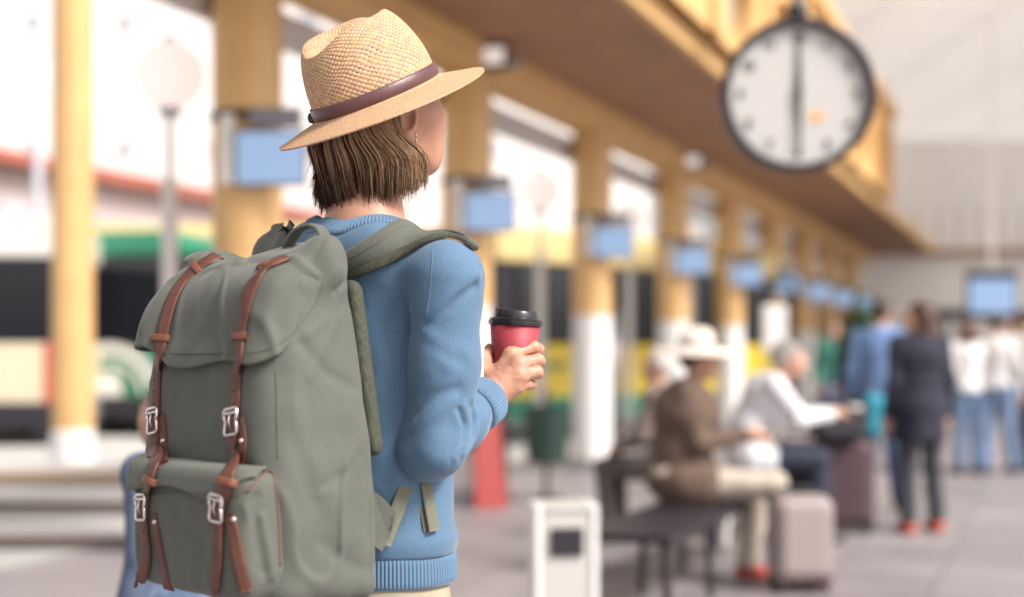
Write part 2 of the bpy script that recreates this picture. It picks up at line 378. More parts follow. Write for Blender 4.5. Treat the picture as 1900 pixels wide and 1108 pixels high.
# clerestory wall with round ended openings
t = thing('clerestory_wall', 'yellow upper wall pierced by oval windows above the soffit', 'wall', tuple(H(5, 1.9, 4)))
UE = 27.2; sp = 2.36; uo = 12.6
m = MB(); v0, v1 = 1.73, 1.93; z0, z1 = 4.02, 5.5; wh, zh, zc = 0.62, 0.50, 4.62
nn = 24
def oval(u_c):
    return [(u_c + wh * np.sign(math.cos(a)) * abs(math.cos(a)) ** 0.8, zc + zh * np.sign(math.sin(a)) * abs(math.sin(a)) ** 0.8) for a in [2 * math.pi * i / nn for i in range(nn)]]
us = [uo + sp * i for i in range(-2, 7)]
for uc in us:
    a0, a1 = uc - sp / 2, uc + sp / 2; ov = oval(uc)
    def outer(p):   # project to the bay rectangle
        du, dz = p[0] - uc, p[1] - zc
        s = min((sp / 2) / abs(du) if abs(du) > 1e-6 else 9e9, ((z1 - zc) if dz > 0 else (zc - z0)) / abs(dz) if abs(dz) > 1e-6 else 9e9)
        return (uc + du * s, zc + dz * s)
    ou = [outer(p) for p in ov]
    for v in (v0, v1):
        b0 = len(m.v); m.v += [tuple(H(p[0], v, p[1])) for p in ov] + [tuple(H(p[0], v, p[1])) for p in ou]
        for i in range(nn): j = (i + 1) % nn; m.f.append((b0 + i, b0 + j, b0 + nn + j, b0 + nn + i))
        for cu in (a0, a1):          # corners missed by the radial projection
            for cz in (z0, z1):
                best = sorted(range(nn), key=lambda i: (ou[i][0] - cu) ** 2 + (ou[i][1] - cz) ** 2)[:2]
                m.add([H(cu, v, cz), H(*[ou[best[0]][0], v, ou[best[0]][1]]), H(*[ou[best[1]][0], v, ou[best[1]][1]])], [(0, 1, 2)])
    b0 = len(m.v); m.v += [tuple(H(p[0], v0, p[1])) for p in ov] + [tuple(H(p[0], v1, p[1])) for p in ov]
    for i in range(nn): j = (i + 1) % nn; m.f.append((b0 + i, b0 + j, b0 + nn + j, b0 + nn + i))
hall_box(m, us[-1] + sp / 2, us[-1] + sp / 2 + 0.35, v0 - 0.02, v1 + 0.02, z0, z1)
m.build('wall', M_yellow2, t, local=False)
for uc in [uo + sp * (i + 0.5) for i in range(-2, 7)]:
    m = MB(); hall_box(m, uc - 0.13, uc + 0.13, 1.935, 2.0, 4.02, 5.5); m.build('pilaster', M_yellow2, t, local=False)
m = MB(); hall_box(m, 8, UE + 1.2, 1.72, 2.05, 5.503, 5.68); m.build('coping', M_yellow2, t, local=False)

# ------------------------------------------------------------------ ceiling and end wall
m = MB()
for i in range(8):
    for j in range(9): m.box((2.0 + 2 * j + 1, 22 + 2 * i + 1, 6.95), (1.985, 1.985, 0.06))
tag(m.build('ceiling', M_ceil), kind='structure')
t = thing('end_wall', 'pale end wall of the hall crossed by a brown beam', 'wall', (14, 37.6, 0))
MB().box((13, 37.75, 1.9), (12, 0.3, 3.8)).build('lower_wall', M_wall, t, local=False)
MB().box((13, 37.85, 5.4), (12, 0.3, 2.99)).build('upper_wall', M_wall, t, local=False)
MB().box((13, 37.5, 3.88), (12, 0.4, 0.16)).build('beam', mat('brown_beam', (0.36, 0.22, 0.14), 0.7), t, local=False)
m = MB()
for i in range(14): m.box((10.2 + i * 0.55, 37.685, 4.55), (0.05, 0.02, 1.1))
m.build('ribs', mat('warm_grey_rib', (0.50, 0.46, 0.44), 0.8), t, local=False)
t = thing('ticket_counter', 'long dark ticket counter front below the end wall', 'counter', (12.5, 30, 0))
MB().box((12.3, 30, 2.05), (7.0, 0.5, 0.24)).build('canopy', M_dark, t, local=False)
MB().box((12.3, 30.3, 0.55), (7.0, 0.6, 1.1)).build('desk', mat('counter_front', (0.16, 0.15, 0.17), 0.5), t, local=False)
for i in range(6): MB().box((9.2 + i * 1.25, 30.2, 1.52), (0.08, 0.1, 0.83)).build('mullion', M_dark, t, local=False)
t = thing('hanging_monitor', 'blue lit monitor hung from the ceiling at the right edge', 'screen', tuple(W(1842, 545, 24)))
MB().box((0, 0.05, 0), (0.86, 0.09, 0.70)).build('casing', M_dark, t, bevel=0.01)
MB().box((0, -0.002, -0.04), (0.78, 0.006, 0.56)).build('screen', M_screen, t)
MB().box((0, 0.05, 0.37), (0.9, 0.14, 0.05)).build('hood', M_dark, t)
MB().tube([(0, 0.05, 0.39), (0, 0.05, 6.9 - W(1842, 545, 24)[2])], 0.025).build('hanger', M_wall, t)

# ------------------------------------------------------------------ the station clock
CD = 8.0; cc = W(1480, 178, CD); R_ = 143 * CD / FPX
t = thing('station_clock', 'big round black rimmed clock hanging at upper right, both hands vertical', 'clock', tuple(cc))
def disc(r, n=64): return [(r * math.cos(2 * math.pi * i / n), r * math.sin(2 * math.pi * i / n)) for i in range(n)]
def ringm(prof, n=96):
    v = []; f = []; m_ = len(prof)
    for i in range(n):
        a = 2 * math.pi * i / n
        for r, y in prof: v.append((r * math.cos(a), y, r * math.sin(a)))
    for i in range(n):
        j = (i + 1) % n
        for k in range(m_ - 1): f.append((i * m_ + k, i * m_ + k + 1, j * m_ + k + 1, j * m_ + k))
    return v, f
v, f = ringm([(R_ * 0.885, -0.02), (R_ * 0.9, -0.065), (R_ * 0.95, -0.08), (R_ * 0.995, -0.06), (R_, 0.0), (R_ * 0.98, 0.10), (0.0, 0.12)])
mk('rim', v, f, M_dark, t)
M_face = mat('clock_face', (0.52, 0.50, 0.485), 0.45)
MB().prism(disc(R_ * 0.9), 1, -0.02, 0.05).build('dial', M_face, t)
def textmesh(s, size, m_, parent, loc, name='numeral', rx=math.pi / 2, rz=0.0, ext=0.002, bold=0.0):
    cu = bpy.data.curves.new('txt', 'FONT'); cu.body = s; cu.size = size; cu.align_x = 'CENTER'; cu.align_y = 'CENTER'; cu.extrude = ext; cu.offset = bold
    ob = bpy.data.objects.new('txt', cu); COL.objects.link(ob); dg = bpy.context.evaluated_depsgraph_get(); me = bpy.data.meshes.new_from_object(ob.evaluated_get(dg))
    bpy.data.objects.remove(ob); me.materials.clear(); me.materials.append(m_)
    me.transform(Matrix.Rotation(rz, 4, 'Z') @ Matrix.Rotation(rx, 4, 'X')); o_ = bpy.data.objects.new(name, me); COL.objects.link(o_); o_.parent = parent; o_.location = loc
    return o_
for h in range(1, 13):
    a = math.radians(90 - 30 * h); textmesh(str(h), R_ * 0.16, M_dark, t, (R_ * 0.75 * math.cos(a), -0.024, R_ * 0.75 * math.sin(a)), bold=0.003)
MB().prism([(-0.010, -0.30 * R_), (0.010, -0.30 * R_), (0.014, 0.2 * R_), (0.006, 0.80 * R_), (-0.006, 0.80 * R_), (-0.014, 0.2 * R_)], 1, -0.034, -0.030).build('minute_hand', M_dark, t)
MB().prism([(-0.014, 0.2 * R_), (0.014, 0.2 * R_), (0.012, -0.3 * R_), (0.008, -0.78 * R_), (-0.008, -0.78 * R_), (-0.012, -0.3 * R_)], 1, -0.044, -0.040).build('hour_hand', M_dark, t)
MB().prism([(x * 0.75 + 0.105, y * 0.5 - 0.12) for x, y in disc(0.055, 20)], 1, -0.026, -0.023).build('emblem', mat('orange_emblem', (0.85, 0.42, 0.12), 0.5), t)
MB().prism(disc(0.02, 20), 1, -0.05, -0.02).build('boss', M_dark, t)
MB().lathe([(0.045, R_ - 0.01), (0.06, R_ + 0.03), (0.06, R_ + 0.06), (0.032, R_ + 0.10), (0.032, 6.5 - cc[2])], n=20).build('hanger', M_dark, t, smooth=True)
# the beam it hangs from (out of frame, above)
t = thing('clock_beam', 'steel crossbeam overhead that the station clock hangs from', 'beam', (1.6, CD, 6.5))
m = MB(); m.box((1.6, CD, 6.6), (8, 0.2, 0.02)); m.box((1.6, CD, 6.75), (8, 0.02, 0.27)); m.box((1.6, CD, 6.9), (8, 0.2, 0.02)); m.build('girder', M_steel, t, local=False)

# ------------------------------------------------------------------ globe lamps
def build_globe():
    t = thing('globe_lamp', '', 'street lamp', (0, 0, 0), 0, 'globe lamps along the bus bays')
    m = MB(); pr = [(0.001, -0.225)] + [(0.225 * math.sin(a), -0.225 * math.cos(a)) for a in [math.pi * i / 20 for i in range(1, 20)]] + [(0.001, 0.225)]
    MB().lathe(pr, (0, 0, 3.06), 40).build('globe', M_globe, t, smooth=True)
    MB().lathe([(0.001, 3.34), (0.02, 3.31), (0.05, 3.285), (0.055, 3.26)], n=20).build('finial', M_steel, t, smooth=True)
    MB().lathe([(0.07, 2.80), (0.075, 2.84), (0.06, 2.86), (0.03, 2.86)], n=20).build('cup_fitting', M_steel, t, smooth=True)
    MB().tube([(0, 0, 0), (0, 0, 2.36), (0, 0, 2.42), (0, 0, 2.82)], [0.055, 0.052, 0.024, 0.022], 16).build('post', M_white, t, smooth=True)
    MB().lathe([(0.12, 0), (0.12, 0.05), (0.07, 0.12)], n=20).build('foot', M_steel, t)
    return t
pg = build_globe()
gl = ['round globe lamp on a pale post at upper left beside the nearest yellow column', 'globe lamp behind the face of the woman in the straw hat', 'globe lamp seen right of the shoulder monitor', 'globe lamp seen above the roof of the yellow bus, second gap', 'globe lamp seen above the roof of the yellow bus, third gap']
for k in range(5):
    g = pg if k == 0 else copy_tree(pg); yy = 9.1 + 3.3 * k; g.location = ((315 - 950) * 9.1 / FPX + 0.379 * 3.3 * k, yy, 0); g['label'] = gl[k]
# slim lamp post at far left
t = thing('lamp_post', 'slim lilac grey lamp post left of the tall slim yellow column', 'street lamp', (-7.0, 21.0, 0))
MB().tube([(0, 0, 0), (0, 0, 4.0), (0, 0, 5.1)], [0.09, 0.07, 0.05], 16).build('post', mat('lilac_paint', (0.52, 0.53, 0.60), 0.5), t, smooth=True)
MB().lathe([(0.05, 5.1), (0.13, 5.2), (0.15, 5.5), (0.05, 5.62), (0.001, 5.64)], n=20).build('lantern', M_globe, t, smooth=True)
# floodlights on the beam
def build_flood():
    t = thing('floodlight', '', 'light fitting', (0, 0, 0), 0, 'floodlights fixed to the beam')
    MB().box((0, 0, 0), (0.22, 0.14, 0.20), taper=0.8).build('housing', M_dark, t, bevel=0.01)
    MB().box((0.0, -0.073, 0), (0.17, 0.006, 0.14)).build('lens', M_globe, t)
    MB().box((0.16, -0.02, -0.04), (0.1, 0.1, 0.12)).build('junction_box', M_steel, t, bevel=0.01)
    return t
pf = build_flood()
for i, (k, lb) in enumerate(((1, 'dark floodlight on the beam right of the straw hat brim'), (3, 'dark floodlight on the beam above the column behind the bench'))):
    g = pf if i == 0 else copy_tree(pf); g.location = H(9.41 + 3.53 * k - 0.1, 0.30, 3.75); g['label'] = lb; g.rotation_euler = (0, 0, -0.2)

# ------------------------------------------------------------------ buildings outside
t = thing('apartment_block', 'tall white apartment block with small windows filling the background at left', 'building', (-14, 66, 0))
MB().box((-34, 66, 13), (80, 8, 26)).build('wall', mat('white_render', (0.84, 0.82, 0.80), 0.9), t, local=False)
M_win = mat('grey_window', (0.48, 0.49, 0.54), 0.5)
for px in range(-1465, 1100, 170):
    for j, py in enumerate((-190, 40, 275)):
        q = W(px, py, 62); f_ = MB().box((q[0], 61.97, q[2]), (0.62, 0.1, 0.75)).build('window', M_win, t, local=False)
MB().box((-34, 65.9, 26.2), (80.6, 8.6, 0.4)).build('roof', M_wall, t, local=False)
t = thing('long_house', 'long low pinkish house with a red tiled roof edge at left', 'building', (-11, 38, 0))
A = np.array((-13.6, 29.8)); Bv = np.array((-3.2, 60.0)); dirn = (Bv - A) / np.linalg.norm(Bv - A); nrm = np.array((-dirn[1], dirn[0]))
def slab(mb, off0, off1, z0, z1, s0=0.0, s1=1.0, zb=None):
    a = A + (Bv - A) * s0; b_ = A + (Bv - A) * s1
    P = [(*(p + nrm * o_), z) for z in (z0, z1) for p, o_ in ((a, off0), (b_, off0), (b_, off1), (a, off1))]
    if zb is not None: P = [(x, y, z + (zb if i % 4 in (2, 3) else 0)) for i, (x, y, z) in enumerate(P)]
    mb.add(P, [(3, 2, 1, 0), (4, 5, 6, 7), (0, 1, 5, 4), (1, 2, 6, 5), (2, 3, 7, 6), (3, 0, 4, 7)])
m = MB(); slab(m, 0, 6, 0, 5.7); m.build('wall', M_pink, t, local=False)
m = MB(); slab(m, -0.6, 6.4, 5.72, 6.02, zb=0.6); m.build('roof', M_red, t, local=False)
for i in range(11):
    m = MB(); slab(m, -0.05, 0.06, 3.6, 4.9, 0.05 + i * 0.085, 0.05 + i * 0.085 + 0.03); m.build('window', M_win, t, local=False)
t = thing('bus_shelter', 'bus bay shelter with yellow fascia and white awning above the green bus', 'shelter', (-7, 27, 0))
MB().box((-6.6, 27.5, 3.50), (8.0, 2.5, 0.26)).build('fascia', mat('pale_yellow', (0.75, 0.58, 0.26), 0.6), t, local=False)
MB().box((-6.6, 27.0, 3.2), (7.6, 2.2, 0.3)).build('awning', M_white, t, local=False)
for x in (-10.2, -7.6, -5.0, -3.0): MB().tube([(x, 27.6, 0), (x, 27.6, 3.05)], 0.06).build('post', M_wall, t, local=False)

# ------------------------------------------------------------------ buses
def bus(name, label, loc, yaw, L, top, mid, low, Wd=2.5, Ht=3.1, win=(1.40, 2.55), rear_logo=False, sign=True):
    t = thing(name, label, 'bus', loc, yaw, 'buses parked in the bays')
    h = Wd / 2
    def cross(a, b, inset=0.0):
        r = 0.22; o_ = []
        for z in (a, b): pass
        if b > Ht - r:
            arc = [(h - inset - r + r * math.cos(q), Ht - r + r * math.sin(q)) for q in [math.pi / 2 * i / 5 for i in range(6)]]
        else: arc = [(h - inset, b)]
        rt = [(h - inset, a)] + arc
        return rt + [(-x, z) for x, z in reversed(rt)]
    tp = mat(name + '_top', top, 0.35, coat=0.3); md = mat(name + '_side', mid, 0.35, coat=0.3); lw = mat(name + '_skirt', low, 0.35, coat=0.3)
    def band(nm, a, b, mt, inset=0.0, par=t):
        m = MB(); m.prism(cross(a, b, inset), 0, -L / 2 + inset, L / 2 - inset); return m.build(nm, mt, par, bevel=0.05)
    body = band('body', 0.55, win[0], md); band('skirt', 0.28, 0.55, lw); band('roof', win[1], Ht, tp); band('cabin', win[0] - 0.02, win[1] + 0.02, M_dark, 0.06)
    nwin = int((L - 1.2) / 1.45)
    for s in (-1, 1):
        for i in range(nwin):
            x0 = -L / 2 + 0.35 + i * (L - 0.7) / nwin
            MB().box((x0 + (L - 0.7) / nwin / 2, s * (h - 0.022), (win[0] + win[1]) / 2), ((L - 0.7) / nwin - 0.07, 0.04, win[1] - win[0] - 0.06)).build('window', M_glassd, t)
    MB().box((L / 2 - 0.025, 0, (win[0] + win[1]) / 2 - 0.12), (0.05, Wd - 0.2, win[1] - win[0] + 0.25)).build('windscreen', M_glassd, t, bevel=0.02)
    MB().box((-L / 2 + 0.022, 0, (win[0] + win[1]) / 2), (0.05, Wd - 0.22, win[1] - win[0] - 0.05)).build('rear_window', M_glassd, t, bevel=0.02)
    for s in (-1, 1):
        MB().box((-L / 2 - 0.012, s * (h - 0.16), 0.98), (0.05, 0.16, 0.85)).build('tail_light', mat('tail_red', (0.62, 0.06, 0.04), 0.3), t, bevel=0.02)
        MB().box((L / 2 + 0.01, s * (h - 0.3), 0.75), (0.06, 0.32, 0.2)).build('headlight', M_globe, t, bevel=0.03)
    MB().box((-L / 2 - 0.03, 0, 0.42), (0.1, Wd - 0.04, 0.34)).build('bumper', M_dark, t, bevel=0.03)
    MB().box((L / 2 + 0.03, 0, 0.42), (0.1, Wd - 0.04, 0.30)).build('bumper', M_dark, t, bevel=0.03)
    if sign:
        MB().box((L / 2 + 0.012, 0, win[1] + 0.2), (0.04, Wd * 0.6, 0.24)).build('destination_display', M_glassd, t)
    for s in (-1, 1):
        for x in (-L / 2 + 2.2, L / 2 - 2.4):
            wv = MB().lathe([(0.0, -0.13), (0.40, -0.13), (0.48, -0.09), (0.48, 0.09), (0.40, 0.13), (0, 0.13)], n=28)
            wv.v = [(x + a, s * (h - 0.14) + c_, 0.48 + b_) for a, b_, c_ in wv.v]; wo = wv.build('wheel', M_rubber, t)
            rv = MB().lathe([(0.0, -0.02), (0.10, -0.02), (0.24, 0.0), (0.27, 0.03)], n=20)
            rv.v = [(x + a, s * (h + 0.02 - c_), 0.48 + b_) for a, b_, c_ in rv.v]; rv.build('rim', M_steel, wo)
        MB().tube([(L / 2 - 0.1, s * h, 2.5), (L / 2 + 0.15, s * (h + 0.2), 2.5), (L / 2 + 0.2, s * (h + 0.2), 2.1)], 0.05).build('mirror', M_dark, t)
    if rear_logo:
        for r0, a0, a1, wd in ((0.86, 20, 160, 0.15), (0.60, 30, 170, 0.06)):
            m = MB(); k = 24; v = []
            for x in (-L / 2 - 0.006, -L / 2 + 0.02):
                for i in range(k + 1):
                    a = math.radians(a0 + (a1 - a0) * i / k)
                    for r in (r0, r0 - wd): v.append((x, r * math.cos(a) - 0.05, 0.55 + r * math.sin(a)))
            f = []
            q = 2 * (k + 1)
            for i in range(k):
                f += [(2 * i, 2 * i + 1, 2 * i + 3, 2 * i + 2), (q + 2 * i, q + 2 * i + 2, q + 2 * i + 3, q + 2 * i + 1), (2 * i, 2 * i + 2, q + 2 * i + 2, q + 2 * i), (2 * i + 1, q + 2 * i + 1, q + 2 * i + 3, 2 * i + 3)]
            m.add(v, f).build('logo_arc', M_white, t)
        MB().prism([(-0.30, 0.62), (0.22, 0.60), (0.34, 0.78), (0.12, 1.0), (-0.02, 0.90), (-0.16, 1.02), (-0.24, 0.84)], 0, -L / 2 - 0.008, -L / 2 + 0.02).build('emblem', M_white, t)
    return t
# green bus, rear end towards us
q = W(195, 650, 21.3)
b1 = bus('green_bus', 'green bus with dark rear window and white circular emblem behind the backpack', (q[0] + 1.2, q[1] + 5.5, 0), math.radians(90 - 13), 11, (0.02, 0.24, 0.13), (0.015, 0.16, 0.085), (0.015, 0.10, 0.06), win=(1.35, 2.72), rear_logo=True)
q = W(-62, 650, 19.0)
b2 = bus('white_coach', 'pale cream coach with red tail light cut by the left edge', (q[0] - 0.4, q[1] + 5.6, 0), math.radians(90 + 4), 11, (0.72, 0.70, 0.66), (0.66, 0.58, 0.42), (0.30, 0.30, 0.30))
a0 = W(925, 650, 19.8); a1 = W(1445, 650, 25.0); L3 = np.linalg.norm((a1 - a0)[:2]); yw = math.atan2(a1[1] - a0[1], a1[0] - a0[0])
mid_ = (a0 + a1) / 2; nn_ = np.array((-math.sin(yw), math.cos(yw)))
b3 = bus('yellow_bus', 'yellow bus with dark windows and green skirt behind the coffee cup', (mid_[0] + nn_[0] * 1.25, mid_[1] + nn_[1] * 1.25, 0), yw, L3, (0.66, 0.52, 0.24), (0.62, 0.45, 0.03), (0.02, 0.20, 0.12))
MB().box((0, -1.262, 0.47), (L3 - 0.1, 0.03, 0.3)).build('green_band', mat('green_paint', (0.02, 0.22, 0.13), 0.4), b3)

q = W(1560, 650, 33)
b4 = bus('white_bus', 'distant white and green bus beyond the yellow bus front', (q[0], q[1] + 4, 0), math.radians(62), 10, (0.74, 0.73, 0.70), (0.70, 0.69, 0.66), (0.03, 0.22, 0.12))
# green mark on the bus side
m = MB(); m.prism([(-0.32, 0.0), (-0.1, 0.06), (0.05, 0.02), (0.30, 0.10), (0.32, 0.17), (0.02, 0.11), (-0.12, 0.15), (-0.34, 0.07)], 1, -1.268, -1.25)
m.v = [(x - L3 / 2 + 1.15, y, z + 0.98) for x, y, z in m.v]; m.build('green_mark', mat('dark_green_mark', (0.04, 0.13, 0.05), 0.5), b3)

# ------------------------------------------------------------------ concourse furniture
q = W(1015, 650, 12.2)
t = thing('hanging_bin', 'dark green bin on a thin post in front of the yellow bus', 'litter bin', (q[0], q[1], 0))
MB().lathe([(0.0, 0.34), (0.17, 0.34), (0.205, 0.80), (0.215, 0.83), (0.20, 0.83), (0.19, 0.79), (0, 0.70)], n=28).build('bucket', mat('bin_green', (0.018, 0.045, 0.035), 0.5), t, smooth=False)
MB().tube([(0, 0.24, 0), (0, 0.24, 0.95)], 0.022).build('post', M_dark, t)
MB().lathe([(0.0, 0.0), (0.15, 0.0), (0.15, 0.015), (0, 0.02)], (0, 0.24, 0), 20).build('foot', M_dark, t)
MB().box((0, 0.22, 0.72), (0.12, 0.06, 0.1)).build('clamp', M_dark, t)
q = W(1137, 650, 15.7)
t = thing('drain_pipe', 'dark grey metal post beside the white column right of the cup', 'post', (q[0], q[1], 0))
MB().tube([(0, 0, 0), (0, 0, 1.72)], 0.085, 20).build('pipe', mat('dark_grey_paint', (0.12, 0.115, 0.13), 0.35, metal=0.5), t, smooth=True)
MB().lathe([(0.0, 0), (0.13, 0), (0.13, 0.04), (0.085, 0.05)], n=20).build('flange', M_dark, t)
MB().lathe([(0.086, 1.66), (0.1, 1.70), (0.1, 1.76), (0.0, 1.80)], n=20).build('cap', M_dark, t)
q = W(903, 650, 11.8)
t = thing('folding_sign', 'red folding warning board standing on the floor under the elbow of the woman in blue', 'sign board', (q[0], q[1], 0), math.radians(18))
M_redp = mat('red_plastic', (0.36, 0.045, 0.04), 0.5)
MB().add([(-0.14, -0.14, 0.0), (0.14, -0.14, 0.0), (0.11, 0.0, 0.76), (-0.11, 0.0, 0.76), (-0.14, -0.115, 0.0), (0.14, -0.115, 0.0), (0.11, 0.025, 0.76), (-0.11, 0.025, 0.76)], [(0, 1, 2, 3), (5, 4, 7, 6), (1, 5, 6, 2), (4, 0, 3, 7), (3, 2, 6, 7), (0, 4, 5, 1)]).build('front_board', M_redp, t, bevel=0.006)
MB().add([(-0.14, 0.30, 0.0), (0.14, 0.30, 0.0), (0.11, 0.06, 0.76), (-0.11, 0.06, 0.76), (-0.14, 0.275, 0.0), (0.14, 0.275, 0.0), (0.11, 0.035, 0.76), (-0.11, 0.035, 0.76)], [(3, 2, 1, 0), (6, 7, 4, 5), (2, 6, 5, 1), (7, 3, 0, 4), (7, 6, 2, 3), (1, 5, 4, 0)]).build('rear_board', M_dark, t, bevel=0.006)
MB().tube([(-0.1, 0.03, 0.76), (-0.1, 0.03, 0.84), (0.1, 0.03, 0.84), (0.1, 0.03, 0.76)], 0.013).build('handle', M_redp, t)
q = W(928, 650, 12.3)
t = thing('dark_bollard', 'dark bollard just behind the red folding board', 'bollard', (q[0], q[1], 0))
MB().lathe([(0, 0), (0.10, 0), (0.10, 0.03), (0.065, 0.05), (0.06, 0.80), (0.068, 0.82), (0.068, 0.88), (0.04, 0.93), (0, 0.94)], n=24).build('shaft', mat('maroon_black', (0.05, 0.022, 0.03), 0.4), t, smooth=False)
# steel litter bin in front, bottom centre
q = W(1052, 650, 5.9)
t = thing('steel_bin', 'pale steel litter bin with a black opening at the near end of the bench', 'litter bin', (q[0], q[1], 0), math.radians(8))
M_bin = mat('pale_steel', (0.55, 0.53, 0.50), 0.35, metal=0.15, var=0.04)
MB().box((0, 0.10, 0.33), (0.20, 0.19, 0.60)).build('body', M_bin, t, bevel=0.01)
MB().box((0, -0.002, 0.505), (0.135, 0.02, 0.115)).build('opening', M_dark, t, bevel=0.004)
for s in (-1, 1):
    MB().box((s * 0.118, 0.10, 0.33), (0.03, 0.21, 0.66)).build('side_post', M_white, t, bevel=0.006)
MB().box((0, 0.10, 0.645), (0.205, 0.21, 0.03)).build('lid', M_bin, t, bevel=0.006)
# bench
q = W(1230, 650, 7.6)
bl = 2.9; t = thing('bench', 'black slatted metal bench the seated woman sits on', 'bench', (q[0] + 0.22, q[1] + 0.35, 0), math.radians(90) - math.radians(20.8) * 1.0)
for j in range(9): MB().box((0, -0.20 + j * 0.05, 0.435), (bl, 0.036, 0.022)).build('slat', M_dark, t, bevel=0.004)
MB().box((0, -0.22, 0.415), (bl, 0.02, 0.045)).build('rail', M_dark, t); MB().box((0, 0.22, 0.415), (bl, 0.02, 0.045)).build('rail', M_dark, t)
for x in (-bl / 2 + 0.12, -0.45, 0.45, bl / 2 - 0.12):
    for s in (-1, 1): MB().tube([(x, s * 0.17, 0.42), (x, s * 0.19, 0.0)], 0.021, 10).build('leg', M_steel if False else M_dark, t)
    MB().box((x, 0, 0.405), (0.04, 0.38, 0.025)).build('crossbar', M_dark, t)

def suitcase(label, loc, rz, wd, dp, ht, mt, dots=False, handle=0.35, name='suitcase'):
    t = thing(name, label, 'suitcase', loc, rz, 'luggage on the concourse')
    z0 = 0.05
    def f(p):
        q_ = np.abs(p - np.array((0, 0, z0 + ht / 2))) - np.array((wd / 2, dp / 2, ht / 2)) + 0.085
        d = np.sqrt((np.maximum(q_, 0) ** 2).sum(1)) + np.minimum(q_.max(1), 0) - 0.085
        d = d - 0.0012 * np.cos(p[:, 0] * 2 * math.pi / 0.055) * (np.abs(p[:, 0]) < wd / 2 - 0.05)
        return smax(d, -(np.abs(p[:, 1]) - 0.004) - 0.0 * d, 0.004) if False else d
    v, fa = sdf_mesh(f, (-wd / 2 - .02, -dp / 2 - .02, z0 - .02), (wd / 2 + .02, dp / 2 + .02, z0 + ht + .02), 0.008)
    mk('shell', v, fa, mt, t)
    MB().box((0, 0, z0 + ht / 2), (wd + 0.006, 0.016, ht + 0.006)).build('zip_band', M_dark, t, bevel=0.004)
    for s in (-1, 1):
        MB().tube([(s * wd * 0.22, dp * 0.3, z0 + ht - 0.02), (s * wd * 0.22, dp * 0.3, z0 + ht + handle)], 0.008).build('telescopic_rod', M_steel, t)
        for y in (-1, 1):
            wv = MB().lathe([(0, -0.012), (0.026, -0.012), (0.028, 0), (0.026, 0.012), (0, 0.012)], n=16); wv.v = [(s * (wd / 2 - 0.05) + c_, y * (dp / 2 - 0.05) + a, 0.028 + b_) for a, b_, c_ in wv.v]; wv.build('wheel', M_rubber, t)
    MB().tube([(-wd * 0.27, dp * 0.3, z0 + ht + handle), (wd * 0.27, dp * 0.3, z0 + ht + handle)], 0.014).build('grip', M_dark, t)
    MB().tube([(-0.07, 0, z0 + ht), (-0.05, 0, z0 + ht + 0.03), (0.05, 0, z0 + ht + 0.03), (0.07, 0, z0 + ht)], 0.009).build('top_handle', M_dark, t)
    return t
M_case1 = mat('pink_beige_shell', (0.46, 0.36, 0.34), 0.45)
n, l, b = nodes_of(M_case1); vo = n.new('ShaderNodeTexVoronoi'); vo.inputs['Scale'].default_value = 62; vo.inputs['Randomness'].default_value = 0.0
tc = n.new('ShaderNodeTexCoord'); l.new(tc.outputs['Object'], vo.inputs['Vector']); rp = n.new('ShaderNodeValToRGB'); rp.color_ramp.elements[0].position = 0.3; rp.color_ramp.elements[0].color = (0.12, 0.095, 0.095, 1)
rp.color_ramp.elements[1].position = 0.42; rp.color_ramp.elements[1].color = (0.33, 0.27, 0.26, 1); l.new(vo.outputs['Distance'], rp.inputs[0]); l.new(rp.outputs[0], b.inputs['Base Color'])
q = W(1484, 650, 7.68); suitcase('pink beige dotted suitcase standing right of the seated woman in the white hat', (q[0], q[1], 0), math.radians(4), 0.345, 0.24, 0.475, M_case1, handle=0.02)
M_case2 = mat('plum_shell', (0.085, 0.05, 0.06), 0.5, var=0.1); q = W(1566, 650, 10.2)
suitcase('tall dark plum suitcase behind the pink beige one', (q[0], q[1], 0), math.radians(-6), 0.42, 0.28, 0.62, M_case2, handle=0.26)
def soft_bag(label, loc, rz, dim, mt, name='holdall'):
    t = thing(name, label, 'bag', loc, rz)
    def f(p):
        r = 0.07; q_ = np.abs(p - np.array((0, 0, dim[2] / 2))) - np.array(dim) / 2 + r
        return np.sqrt((np.maximum(q_, 0) ** 2).sum(1)) + np.minimum(q_.max(1), 0) - r + 0.012 * vnoise(p, 9)
    v, fa = sdf_mesh(f, (-dim[0] / 2 - .03, -dim[1] / 2 - .03, -.02), (dim[0] / 2 + .03, dim[1] / 2 + .03, dim[2] + .04), 0.012); mk('body', v, fa, mt, t)
    for s in (-1, 1):
        MB().tube([(-0.1, s * 0.05, dim[2] - 0.03), (-0.08, s * 0.04, dim[2] + 0.07), (0.08, s * 0.04, dim[2] + 0.07), (0.1, s * 0.05, dim[2] - 0.03)], 0.01).build('handle', M_dark, t)
    return t
M_blackcloth = mat('black_cloth', (0.025, 0.024, 0.032), 0.85, var=0.2, bump=0.3, bscale=80)
q = W(1548, 650, 10.15); soft_bag('black holdall resting on top of the tall plum suitcase', (q[0], q[1] - 0.1, 0.672), 0.1, (0.40, 0.26, 0.26), M_blackcloth)
q = W(1478, 650, 10.5); soft_bag('black rucksack on the floor beside the man in the white shirt', (q[0], q[1], 0), -0.2, (0.40, 0.34, 0.62), M_blackcloth, 'rucksack')
t = thing('folded_newspaper', 'white folded newspaper propped on the black holdall', 'newspaper', tuple(W(1566, 772, 9.95) - np.array((0, 0, .06))))
MB().box((-0.07, 0, 0.05), (0.11, 0.02, 0.17)).build('page', M_white, t, bevel=0.004); MB().box((0.07, 0, 0.05), (0.11, 0.02, 0.17)).build('page', M_white, t, bevel=0.004)

